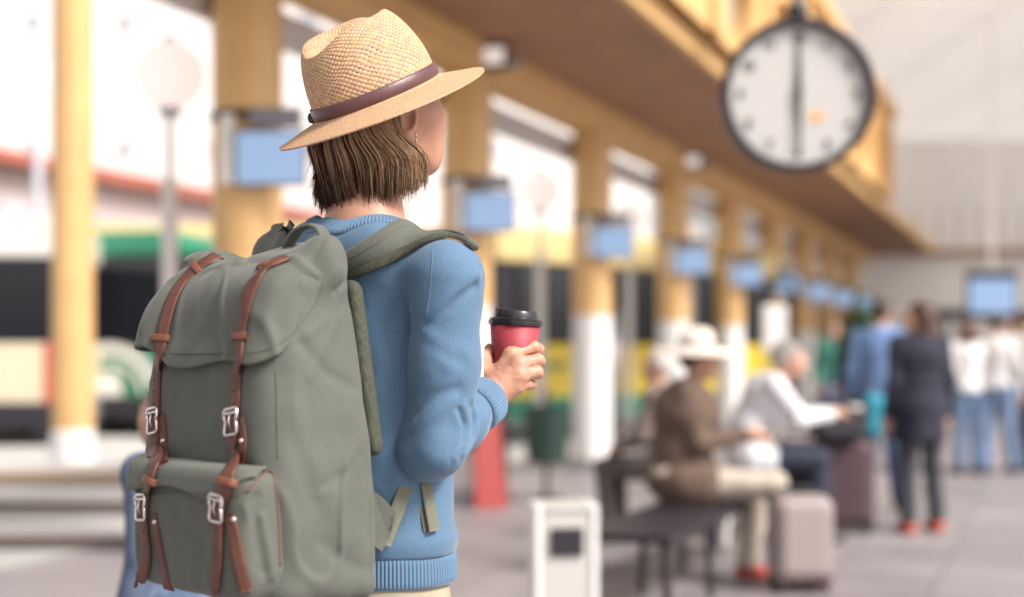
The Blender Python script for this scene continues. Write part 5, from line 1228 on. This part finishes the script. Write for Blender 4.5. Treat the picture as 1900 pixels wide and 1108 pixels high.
BF3 = [(cast(body1, resample(pl2, 10))[0], a_, w_) for pl2, a_, w_ in (
    ([(628, 545), (612, 590), (570, 622)], 0.005, 0.007), ([(636, 575), (596, 640), (575, 700)], 0.004, 0.009), ([(560, 640), (600, 690), (655, 720)], -0.0035, 0.010),
    ([(640, 600), (655, 700), (668, 800)], 0.003, 0.012), ([(525, 700), (545, 820), (580, 930)], -0.0035, 0.016), ([(545, 760), (600, 900), (640, 1000)], 0.0035, 0.018), ([(620, 540), (640, 520)], -0.005, 0.006),
    ([(330, 740), (380, 760), (420, 750)], -0.0022, 0.012), ([(600, 1010), (650, 1050), (690, 1060)], -0.003, 0.012), ([(662, 845), (640, 880), (600, 900)], -0.003, 0.009))]
def flapcut(q):
    s_, t_ = q[:, 0], q[:, 1]
    c = 1.279 + 0.020 * sst((np.abs(s_ - 0.01) - 0.09) / 0.06) + 0.006 * np.sin(s_ * 30)
    right = 1.3025 + 1.55 * (t_ + 0.060); left = 1.268 + 0.55 * (t_ + 0.070); w_ = sst((s_ + 0.05) / 0.10)
    c = smax(c, left * (1 - w_) + right * w_, 0.03)
    return c
FF3 = []
def flap0(p):
    q = pl_(p)
    fl_ = 0.022 * sst((-q[:, 0] - 0.085) / 0.07) * sst((1.43 - q[:, 2]) / 0.11) + 0.005 * sst((1.33 - q[:, 2]) / 0.05)
    b_ = body0(p)
    o_ = b_ - 0.0065 - fl_ + 0.0036 * vnoise(p, 12) + 0.0014 * vnoise(p, 30) - 0.0035 * np.exp(-(np.abs(vnoise(p * np.array((1, 1, 0.7)) + 7.7, 12)) / 0.12) ** 2)
    o_ = smin(o_, ell(p, PIL2, (0.028, 0.028, 0.016)), 0.05); o_ = smin(o_, ell(p, PIL + BR * -0.01 - BF * 0.004, (0.018, 0.028, 0.030)), 0.045)
    for pl2, a_, w_ in FF3: x = pline(p, pl2) / w_; o_ = o_ - a_ * np.exp(-x * x)
    return o_
def flap(p):
    o_ = flap0(p); d = smax(o_, -(o_ + 0.0052), 0.0015)
    return smax(d, (flapcut(pl_(p)) - p[:, 2]) * 0.6, 0.0022)
FF3 = [(cast(flap0, resample(pl2, 10))[0], a_, w_) for pl2, a_, w_ in (
    ([(405, 500), (385, 560), (350, 640)], 0.003, 0.012), ([(520, 500), (500, 560), (495, 620)], 0.003, 0.014), ([(430, 480), (480, 484), (520, 478)], -0.006, 0.010), ([(380, 480), (420, 492), (450, 486)], 0.005, 0.008),
    ([(585, 480), (560, 540), (520, 600)], -0.003, 0.014), ([(310, 520), (290, 570), (262, 610)], 0.003, 0.012), ([(320, 500), (360, 486), (390, 470)], -0.005, 0.007), ([(545, 478), (575, 500), (600, 520)], 0.004, 0.008))]
def pocket0(p):
    q = pl_(p); z = q[:, 2]
    d = rbox2(q[:, 0] - 0.021, q[:, 1] + 0.106, 0.144 - 0.012 * np.clip((1.0 - z) / 0.05, 0, 1), 0.040 + 0.004 * np.sin((z - 0.95) * 14), 0.030)
    d = smax(d, z - 1.137, 0.022); return smax(d, 0.958 - z, 0.03)
def pocket(p):
    d = pocket0(p) + 0.0022 * vnoise(p, 16) + 0.001 * vnoise(p, 40)
    for pl2, a_, w_ in PF3: x = pline(p, pl2) / w_; d = d - a_ * np.exp(-x * x)
    return d
PF3 = []
PF3 = [(cast(pocket0, resample(pl2, 10))[0], a_, w_) for pl2, a_, w_ in (([(478, 925), (470, 985), (488, 1060)], -0.006, 0.008), ([(486, 960), (498, 1020), (505, 1070)], 0.005, 0.006), ([(330, 960), (380, 1010), (370, 1070)], -0.003, 0.015), ([(455, 940), (470, 1000), (480, 1040)], 0.003, 0.006))]
def pflap0(p): 
    q = pl_(p); return pocket0(p) - 0.0060 - 0.006 * sst((1.135 - q[:, 2]) / 0.04) - 0.006 * sst((-q[:, 0] - 0.09) / 0.04) + 0.0012 * vnoise(p, 18)
def pflap(p):
    q = pl_(p); o_ = pflap0(p); d = smax(o_, -(o_ + 0.0048), 0.0015)
    cut = 1.103 + 0.006 * np.cos(q[:, 0] * 26) + 0.030 * sst((q[:, 0] - 0.118) / 0.05) + 0.018 * sst((-q[:, 0] - 0.10) / 0.035) + 0.75 * np.clip(q[:, 1] + 0.125, 0, 1)
    return smax(d, (cut - p[:, 2]) * 0.7, 0.002)
def backpanel(p):
    q = pl_(p); z = q[:, 2]; hw = np.interp(z, ZK, HWK) - 0.012; hd = np.interp(z, ZK, HDK); cs = -0.014 - 0.02 * np.clip((z - 1.15) / 0.28, 0, 1)
    d = rbox2(q[:, 0] - cs, q[:, 1] - hd - 0.001 - 0.012 * np.clip((z - 1.25) / 0.2, 0, 1), hw, 0.012, 0.010)
    return smax(smax(d, z - 1.405, 0.02), 1.145 - z, 0.02)
M_canvas = mat('grey_green_canvas', (0.102, 0.108, 0.090), 0.82, sheen=0.2, var=0.09, vscale=260)
n, l, b = nodes_of(M_canvas); tc = n.new('ShaderNodeTexCoord')
hs = []
for ax in ('X', 'Z', 'Y'):
    wv = n.new('ShaderNodeTexWave'); wv.bands_direction = ax; wv.inputs['Scale'].default_value = 210; wv.inputs['Distortion'].default_value = 0.6; l.new(tc.outputs['Object'], wv.inputs['Vector']); hs.append(wv)
a1_ = n.new('ShaderNodeMath'); a1_.operation = 'ADD'; l.new(hs[0].outputs['Fac'], a1_.inputs[0]); l.new(hs[1].outputs['Fac'], a1_.inputs[1])
no = n.new('ShaderNodeTexNoise'); no.inputs['Scale'].default_value = 420; no.inputs['Detail'].default_value = 4; l.new(tc.outputs['Object'], no.inputs['Vector'])
a2_ = n.new('ShaderNodeMath'); a2_.operation = 'MULTIPLY_ADD'; l.new(no.outputs[0], a2_.inputs[0]); a2_.inputs[1].default_value = 1.6; l.new(a1_.outputs[0], a2_.inputs[2])
bp = n.new('ShaderNodeBump'); bp.inputs['Strength'].default_value = 0.32; bp.inputs['Distance'].default_value = 0.0008; l.new(a2_.outputs[0], bp.inputs['Height']); l.new(bp.outputs[0], b.inputs['Normal'])
M_canvas2 = mat('canvas_edge', (0.105, 0.112, 0.088), 0.85, bump=0.4, bscale=500)
M_olive = mat('olive_mesh', (0.085, 0.092, 0.058), 0.85)
n, l, b = nodes_of(M_olive); tc = n.new('ShaderNodeTexCoord'); vo = n.new('ShaderNodeTexVoronoi'); vo.inputs['Scale'].default_value = 330; vo.inputs['Randomness'].default_value = 0.2; l.new(tc.outputs['Object'], vo.inputs['Vector'])
rp = n.new('ShaderNodeValToRGB'); rp.color_ramp.elements[0].position = 0.25; rp.color_ramp.elements[0].color = (0.022, 0.024, 0.017, 1); rp.color_ramp.elements[1].position = 0.5; rp.color_ramp.elements[1].color = (0.075, 0.080, 0.055, 1); l.new(vo.outputs['Distance'], rp.inputs[0]); l.new(rp.outputs[0], b.inputs['Base Color'])
bp = n.new('ShaderNodeBump'); bp.inputs['Strength'].default_value = 0.8; bp.inputs['Distance'].default_value = 0.0015; l.new(vo.outputs['Distance'], bp.inputs['Height']); l.new(bp.outputs[0], b.inputs['Normal'])
M_web = mat('olive_webbing', (0.150, 0.150, 0.110), 0.8, bump=0.5, bscale=600)
M_leather = mat('brown_leather', (0.120, 0.043, 0.029), 0.5, var=0.22, vscale=40, bump=0.45, bscale=380)
n, l, b = nodes_of(M_leather); uvn = n.new('ShaderNodeUVMap'); sx = n.new('ShaderNodeSeparateXYZ'); l.new(uvn.outputs[0], sx.inputs[0]); ab = n.new('ShaderNodeMath'); ab.operation = 'ABSOLUTE'; l.new(sx.outputs['X'], ab.inputs[0])
# stitched groove near each edge (thread and painted edge are part of the strap)
c1 = n.new('ShaderNodeMath'); c1.operation = 'COMPARE'; c1.inputs[1].default_value = 0.76; c1.inputs[2].default_value = 0.045; l.new(ab.outputs[0], c1.inputs[0])
wv = n.new('ShaderNodeMath'); wv.operation = 'MULTIPLY'; wv.inputs[1].default_value = 2 * math.pi / 0.0042; l.new(sx.outputs['Y'], wv.inputs[0]); sn_ = n.new('ShaderNodeMath'); sn_.operation = 'SINE'; l.new(wv.outputs[0], sn_.inputs[0]); gt = n.new('ShaderNodeMath'); gt.operation = 'GREATER_THAN'; gt.inputs[1].default_value = -0.3; l.new(sn_.outputs[0], gt.inputs[0])
mu = n.new('ShaderNodeMath'); mu.operation = 'MULTIPLY'; l.new(c1.outputs[0], mu.inputs[0]); l.new(gt.outputs[0], mu.inputs[1])
old = b.inputs['Base Color'].links[0].from_socket; mxs = n.new('ShaderNodeMix'); mxs.data_type = 'RGBA'; l.new(mu.outputs[0], mxs.inputs['Factor']); l.new(old, mxs.inputs[6]); mxs.inputs[7].default_value = (0.10, 0.028, 0.018, 1); l.new(mxs.outputs[2], b.inputs['Base Color'])
M_leather2 = mat('tan_leather', (0.19, 0.066, 0.038), 0.45, var=0.15, vscale=60, bump=0.3, bscale=380)
M_hole = mat('dark_hole', (0.03, 0.012, 0.01), 0.8)
M_buckle = mat('brushed_nickel', (0.80, 0.72, 0.69), 0.30, metal=0.9)
lo = PC + np.array((-0.27, -0.27, 0.92)); hi = PC + np.array((0.27, 0.27, 1.52))
v, f = sdf_mesh(body, lo, hi, 0.0036); mk('main_bag', v, f, M_canvas, pack, local=False)
v, f = sdf_mesh(flap, lo, hi, 0.0022, slack=2.2, project=1); flo = mk('top_flap', v, f, M_canvas, pack, local=False)
v, f = sdf_mesh(pocket, PC + np.array((-0.3, -0.3, 0.94)), PC + np.array((0.2, 0.2, 1.16)), 0.0030); pko = mk('front_pocket', v, f, M_canvas, pack, local=False)
v, f = sdf_mesh(pflap, PC + np.array((-0.3, -0.3, 1.06)), PC + np.array((0.2, 0.2, 1.18)), 0.0021, slack=2.2, project=1); mk('pocket_flap', v, f, M_canvas, pko, local=False)
v, f = sdf_mesh(backpanel, lo, hi, 0.004); mk('back_panel', v, f, M_olive, pack, local=False)
def allf(p): return np.minimum(np.minimum(body(p), flap(p)), np.minimum(pocket(p), pflap(p)))
def pathon(pix, n_=40, f=allf, rs=None, smooth=4, off=0.0):
    P_, N_ = cast(f, resample(pix, n_), off=off)
    N_ = N_.copy()
    for _ in range(smooth * 3): N_[1:-1] = (N_[1:-1] * 2 + N_[:-2] + N_[2:]) / 4
    for _ in range(smooth): P_[1:-1] = (P_[1:-1] * 2 + P_[:-2] + P_[2:]) / 4
    N_ /= np.linalg.norm(N_, axis=1)[:, None]
    return P_, N_
def leather(name, pix, wid, th=0.0028, lift=0.0012, pointed=False, mt=None, n_=50, parent=None, smooth=4, crown=0.12):
    P_, N_ = pathon(pix, n_, smooth=smooth); V, F, uv = strip(P_, N_, wid, th, lift, pointed, crown); return mk(name, V, F, mt or M_leather, parent or pack, local=False, uv=uv), P_, N_
def frame_at(pix, dpix):
    P_, N_ = cast(allf, [pix, (pix[0] + dpix[0], pix[1] + dpix[1]), (pix[0] - dpix[0], pix[1] - dpix[1]), (pix[0] + dpix[1], pix[1] - dpix[0]), (pix[0] - dpix[1], pix[1] + dpix[0])])
    N_ = N_.mean(0); N_ /= np.linalg.norm(N_); T = P_[1] - P_[2]; T -= N_ * (T @ N_); T /= np.linalg.norm(T); S_ = np.cross(T, N_); return P_[0], T, S_, N_
def buckle(pix, dpix, wd, ht, parent, lift=0.0065):
    o_, T, S_, N_ = frame_at(pix, dpix); o_ = o_ + N_ * lift; mb = MB()
    r = 0.0021; a, c_ = wd / 2, ht / 2; k = 0.003
    def pt(x, y, z=0): return o_ + S_ * x - T * y + N_ * z
    # lower frame, waisted at the sides, with a wider roller bar on top
    mb.tube([pt(-a * 0.80, c_ * 0.10), pt(-a * 0.90, -c_ * 0.25), pt(-a, -c_ + k), pt(-a + k, -c_), pt(a - k, -c_), pt(a, -c_ + k), pt(a * 0.90, -c_ * 0.25), pt(a * 0.80, c_ * 0.10)], r, 10)
    mb.tube([pt(-a * 0.80, c_ * 0.05), pt(-a * 0.98, c_ * 0.30), pt(-a, c_ - k), pt(-a + k, c_), pt(a - k, c_), pt(a, c_ - k), pt(a * 0.98, c_ * 0.30), pt(a * 0.80, c_ * 0.05)], r * 1.15, 10)
    mb.tube([pt(-a * 1.06, c_ * 0.62), pt(-a * 0.5, c_ * 0.66), pt(a * 0.5, c_ * 0.66), pt(a * 1.06, c_ * 0.62)], [r * 1.7, r * 1.0, r * 1.0, r * 1.7], 12)
    bk = mk('buckle', mb.v, mb.f, M_buckle, parent, local=False)
    mb = MB(); mb.tube([pt(0, c_ * 0.66, 0.001), pt(0, 0.0, 0.0035), pt(0, -c_ * 0.55, 0.0005)], [0.0014, 0.0014, 0.001], 8); mk('prong', mb.v, mb.f, M_buckle, bk, local=False)
def keeper(pix, dpix, wd, parent, hgt=0.011, lift=0.0042):
    o_, T, S_, N_ = frame_at(pix, dpix); xs = np.linspace(-1, 1, 13); P_ = np.array([o_ + S_ * (wd / 2 * x) + N_ * (lift * (1 - abs(x) ** 5)) for x in xs]); N2 = np.array([N_ + S_ * 0.6 * x ** 5 for x in xs])
    V, F, uv = strip(P_, N2, hgt, 0.0024, 0.0, False, 0.15); return mk('keeper', V, F, M_leather2, parent, local=False, uv=uv * np.array((0.3, 1)))
def holes(pixs, parent, lift=0.0042):
    P_, N_ = cast(allf, pixs)
    for p_, n_ in zip(P_, N_): mb = MB(); mb.tube([p_ + n_ * 0.001, p_ + n_ * (lift + 0.0004)], 0.0019, 10); mk('punched_hole', mb.v, mb.f, M_hole, parent, local=False)
wS = 0.0220
# long straps over the flap
s1, _, _ = leather('leather_strap', [(404, 477), (382, 487), (361, 503), (341, 521), (328, 540), (316, 568), (307, 604), (298, 647), (294, 687), (292, 723), (290, 763), (290, 790), (288, 825), (286, 852)], wS, pointed=True, n_=70)
s2, _, _ = leather('leather_strap', [(532, 480), (510, 488), (494, 498), (480, 512), (468, 532), (460, 555), (453, 592), (447, 630), (444, 662), (441, 700), (440, 741), (436, 781), (433, 825), (432, 850)], wS, pointed=True, n_=70)
s3, _, _ = leather('pocket_strap', [(300, 838), (295, 852), (288, 870), (281, 895), (275, 921), (271, 945), (271, 975), (275, 1005), (277, 1030), (273, 1055), (262, 1078), (254, 1090)], wS * 0.93, pointed=True, n_=60, lift=0.004)
s4, _, _ = leather('pocket_strap', [(446, 836), (441, 852), (431, 872), (423, 897), (416, 921), (411, 948), (409, 980), (408, 1015), (407, 1050), (403, 1085), (401, 1104)], wS * 0.95, pointed=True, n_=60, lift=0.004)
leather('strap_tail', [(284, 955), (291, 985), (297, 1020), (305, 1055), (314, 1092)], wS * 0.8, n_=30, lift=0.0)
leather('strap_tail', [(426, 955), (434, 990), (441, 1030), (449, 1068), (456, 1096)], wS * 0.85, n_=30, lift=0.0)
leather('strap_tail', [(300, 770), (303, 800), (304, 835), (303, 862)], wS * 0.75, n_=24, lift=0.0)
leather('strap_tail', [(447, 775), (452, 805), (453, 835), (448, 860)], wS * 0.75, n_=24, lift=0.0)
keeper((365, 499), (-8, 6), 0.033, s1); keeper((300, 628), (-2, 9), 0.032, s1); keeper((497, 495), (-8, 6), 0.037, s2); keeper((447, 625), (-2, 9), 0.038, s2)
keeper((281, 893), (-3, 9), 0.030, s3, lift=0.0075); keeper((423, 895), (-3, 9), 0.033, s4, lift=0.0075)
buckle((289, 781), (0, 9), 0.0275, 0.0370, s1); buckle((435, 783), (0, 9), 0.0310, 0.0370, s2); buckle((271, 941), (0, 9), 0.0250, 0.0360, s3, 0.0095); buckle((411, 942), (0, 9), 0.0300, 0.0360, s4, 0.0095)
holes([(291, 706), (290, 727), (290, 750)], s1); holes([(440, 706), (439, 727), (439, 750)], s2); holes([(274, 985), (276, 1015)], s3, 0.007); holes([(408, 985), (407, 1010), (406, 1036)], s4, 0.007)
for px in ((436, 963), (291, 968), (452, 818), (306, 818)):
    P_, N_ = cast(allf, [px]); mb = MB(); mb.tube([P_[0] + N_[0] * 0.002, P_[0] + N_[0] * 0.006], [0.0042, 0.003], 12); mk('stud', mb.v, mb.f, M_buckle, pack, local=False)
# seams and piping that follow the cloth
def seamp(pix, mt, parent, r=0.0011, name='seam', n_=50, f=allf, off=0.0003):
    P_, N_ = pathon(pix, n_, f, smooth=2); mb = MB(); mb.tube(P_ + N_ * off, r, 6); return mk(name, mb.v, mb.f, mt, parent, local=False)
M_pipe = mat('rust_piping', (0.16, 0.06, 0.045), 0.6)
seamp([(458, 915), (475, 893), (490, 876), (503, 868), (509, 880), (514, 930), (518, 990), (520, 1050)], M_pipe, pko, 0.0013, 'piping')
seamp([(244, 905), (262, 918), (300, 916), (350, 912), (400, 918), (440, 920), (465, 905)], M_canvas2, pko, 0.0009)
seamp([(268, 647), (300, 655), (360, 656), (420, 656), (480, 655), (520, 640), (555, 606), (590, 560), (602, 520)], M_canvas2, flo, 0.0009)
seamp([(512, 690), (514, 760), (516, 850)], M_canvas2, pack, 0.0010)
# loop handle
hp = resample([(533, 482), (537, 455), (552, 430), (575, 419), (592, 423), (602, 440), (606, 462)], 36); dd = np.linspace(2.12, 2.06, 36); Ph = np.array([W(a, b_, c_) for (a, b_), c_ in zip(hp, dd)])
cen = W(572, 475, 2.09); Nh_ = Ph - cen; Nh_ /= np.linalg.norm(Nh_, axis=1)[:, None]; V, F, uv = strip(Ph, Nh_, 0.024, 0.004, 0, False, 0.1); mk('carry_loop', V, F, M_canvas, pack, local=False)

# shoulder straps: padded, draped on the sweater
def drape(pixT, pixB, f, th, n_=44, m_=9, off=0.002, d1=2.9, ext=None):
    T_, NT = cast(f, resample(pixT, n_), off=off); B_2, NB = cast(f, resample(pixB, n_), off=off)
    if ext is not None:
        T_ = np.concatenate([T_, T_[-1] + np.array(ext)]); B_2 = np.concatenate([B_2, B_2[-1] + np.array(ext)]); n_ = len(T_)
    for A2 in (T_, B_2):
        for _ in range(8): A2[1:-1] = (A2[1:-1] * 2 + A2[:-2] + A2[2:]) / 4
    V = []
    rows = []
    for side in (1, 0):
        for k in range(m_):
            a = k / (m_ - 1); a = a if side else 1 - a
            P_ = T_ * (1 - a) + B_2 * a; 
            g_ = grad(f, P_); dd_ = f(P_); P_ = P_ - g_ * (dd_ - off)[:, None]
            bulge = math.sin(math.pi * a) ** 0.45
            rows.append(P_ + g_ * (th * bulge if side else 0.0))
    R_2 = np.stack(rows, 1); k = R_2.shape[1]; V = R_2.reshape(-1, 3)
    F = [(i * k + j, i * k + (j + 1) % k, (i + 1) * k + (j + 1) % k, (i + 1) * k + j) for i in range(n_ - 1) for j in range(k)] + [tuple(range(k))[::-1], tuple((n_ - 1) * k + j for j in range(k))]
    return V, F, T_, B_2, g_
V, F, T1_, B1_, _ = drape([(636, 470), (665, 450), (700, 430), (730, 411), (757, 402), (790, 404), (820, 413), (850, 427), (868, 440), (880, 456)],
                [(640, 512), (680, 500), (720, 484), (760, 464), (795, 447), (825, 439), (846, 440), (858, 446), (868, 455), (874, 466)], sweater1, 0.011, ext=[np.array((-0.002 * k, 0.012 * k, -0.003 * k)) for k in range(1, 3)])
strapR = mk('shoulder_strap', V, F, M_canvas, pack, local=False)
def onsurf(P_, f, off):
    for _ in range(3): g_ = grad(f, P_); P_ = P_ - g_ * (f(P_) - off)[:, None]
    return P_, grad(f, P_)
Pm, Nm = onsurf(B1_.copy(), sweater1, 0.003); V, F, uv = strip(Pm, Nm, np.interp(np.arange(len(Pm)), [0, len(Pm) - 14, len(Pm) - 1], [0.015, 0.014, 0.006]), 0.0058, 0, False, 0.1); mk('mesh_edge', V, F, M_olive, strapR, local=False)
Pc, Nc = onsurf(T1_ * 0.52 + B1_ * 0.48, sweater1, 0.0125); mb = MB(); mb.tube(Pc, 0.0011, 6); mk('seam', mb.v, mb.f, M_canvas2, strapR, local=False)
# the straps run on down the front of the body, out of our sight
for sgn_, nm_ in ((1, strapR), (-1, None)):
    Cp = np.array([B(sgn_ * 0.135 - 0.01, 0.02, 1.47), B(sgn_ * 0.13 - 0.01, 0.08, 1.42), B(sgn_ * 0.12, 0.13, 1.33), B(sgn_ * 0.13, 0.12, 1.20)])
    Cp = resample(Cp, 40); Cp, Nn_ = onsurf(Cp, torso_s, 0.006); V, F, uv = strip(Cp, Nn_, np.linspace(0.055, 0.03, 40), 0.009, 0, False, 0.1); mk('front_strap', V, F, M_canvas, pack, local=False)
V, F, T2_, B2_, _ = drape([(452, 480), (454, 452), (464, 432), (484, 417), (508, 409), (530, 405)], [(538, 482), (535, 458), (533, 442), (533, 430), (537, 420), (543, 412)], sweater1, 0.013)
strapL = mk('shoulder_strap', V, F, M_canvas, pack, local=False)
Pc, Nc = onsurf((T2_ * 0.5 + B2_ * 0.5)[:34], sweater1, 0.0145); V, F, uv = strip(Pc, Nc, 0.022, 0.002, 0, False, 0.05); mk('webbing', V, F, M_web, strapL, local=False)
# lower strap with its triangular anchor, and the hanging end
lp = resample([(762, 868), (752, 905), (738, 945), (722, 985), (712, 1010)], 24); dd = np.linspace(2.135, 2.10, 24); Pl = np.array([W(a, b_, c_) for (a, b_), c_ in zip(lp, dd)]); Nl = np.tile(np.array((0.25, -0.96, 0.05)), (24, 1))
V, F, uv = strip(Pl, Nl, 0.023, 0.002, 0, False, 0.05); mk('lower_webbing', V, F, M_web, pack, local=False)
tri = [(672, 900), (690, 908), (712, 925), (735, 950), (733, 968), (722, 1000), (709, 1024), (690, 1010), (672, 990)]; m = MB(); d_ = [2.085, 2.09, 2.095, 2.10, 2.10, 2.098, 2.09, 2.085, 2.08]
a_ = [W(x, y, k - 0.004) for (x, y), k in zip(tri, d_)]; b_ = [W(x, y, k + 0.002) for (x, y), k in zip(tri, d_)]; nn3 = len(tri)
m.add(a_ + b_, [tuple(range(nn3)), tuple(range(2 * nn3 - 1, nn3 - 1, -1))] + [(i, nn3 + i, nn3 + (i + 1) % nn3, (i + 1) % nn3) for i in range(nn3)]); tr = m.build('anchor_tab', M_canvas, pack, local=False)
mb = MB()
sq = [(716, 953), (730, 962), (724, 985), (710, 976)]; S3_ = [W(x, y, 2.094) for x, y in sq]
for i in range(4): mb.tube([S3_[i], S3_[(i + 1) % 4]], 0.0006, 5)
mb.tube([S3_[0], S3_[2]], 0.0006, 5); mk('box_stitch', mb.v, mb.f, M_canvas2, tr, local=False)
P_, N_ = cast(torso_s, resample([(785, 880), (789, 915), (793, 950), (797, 984)], 20)); P_ = P_ + N_ * np.linspace(0.003, 0.012, 20)[:, None]; V, F, uv = strip(P_, N_, 0.020, 0.0022, 0, False, 0.05); mk('hanging_webbing', V, F, M_web, pack, local=False)
P_2 = P_ - N_ * 0.0042 + np.array((-0.006, 0, 0)); V, F, uv = strip(P_2, N_, 0.020, 0.0022, 0, False, 0.05); mk('hanging_webbing', V, F, M_web, pack, local=False)
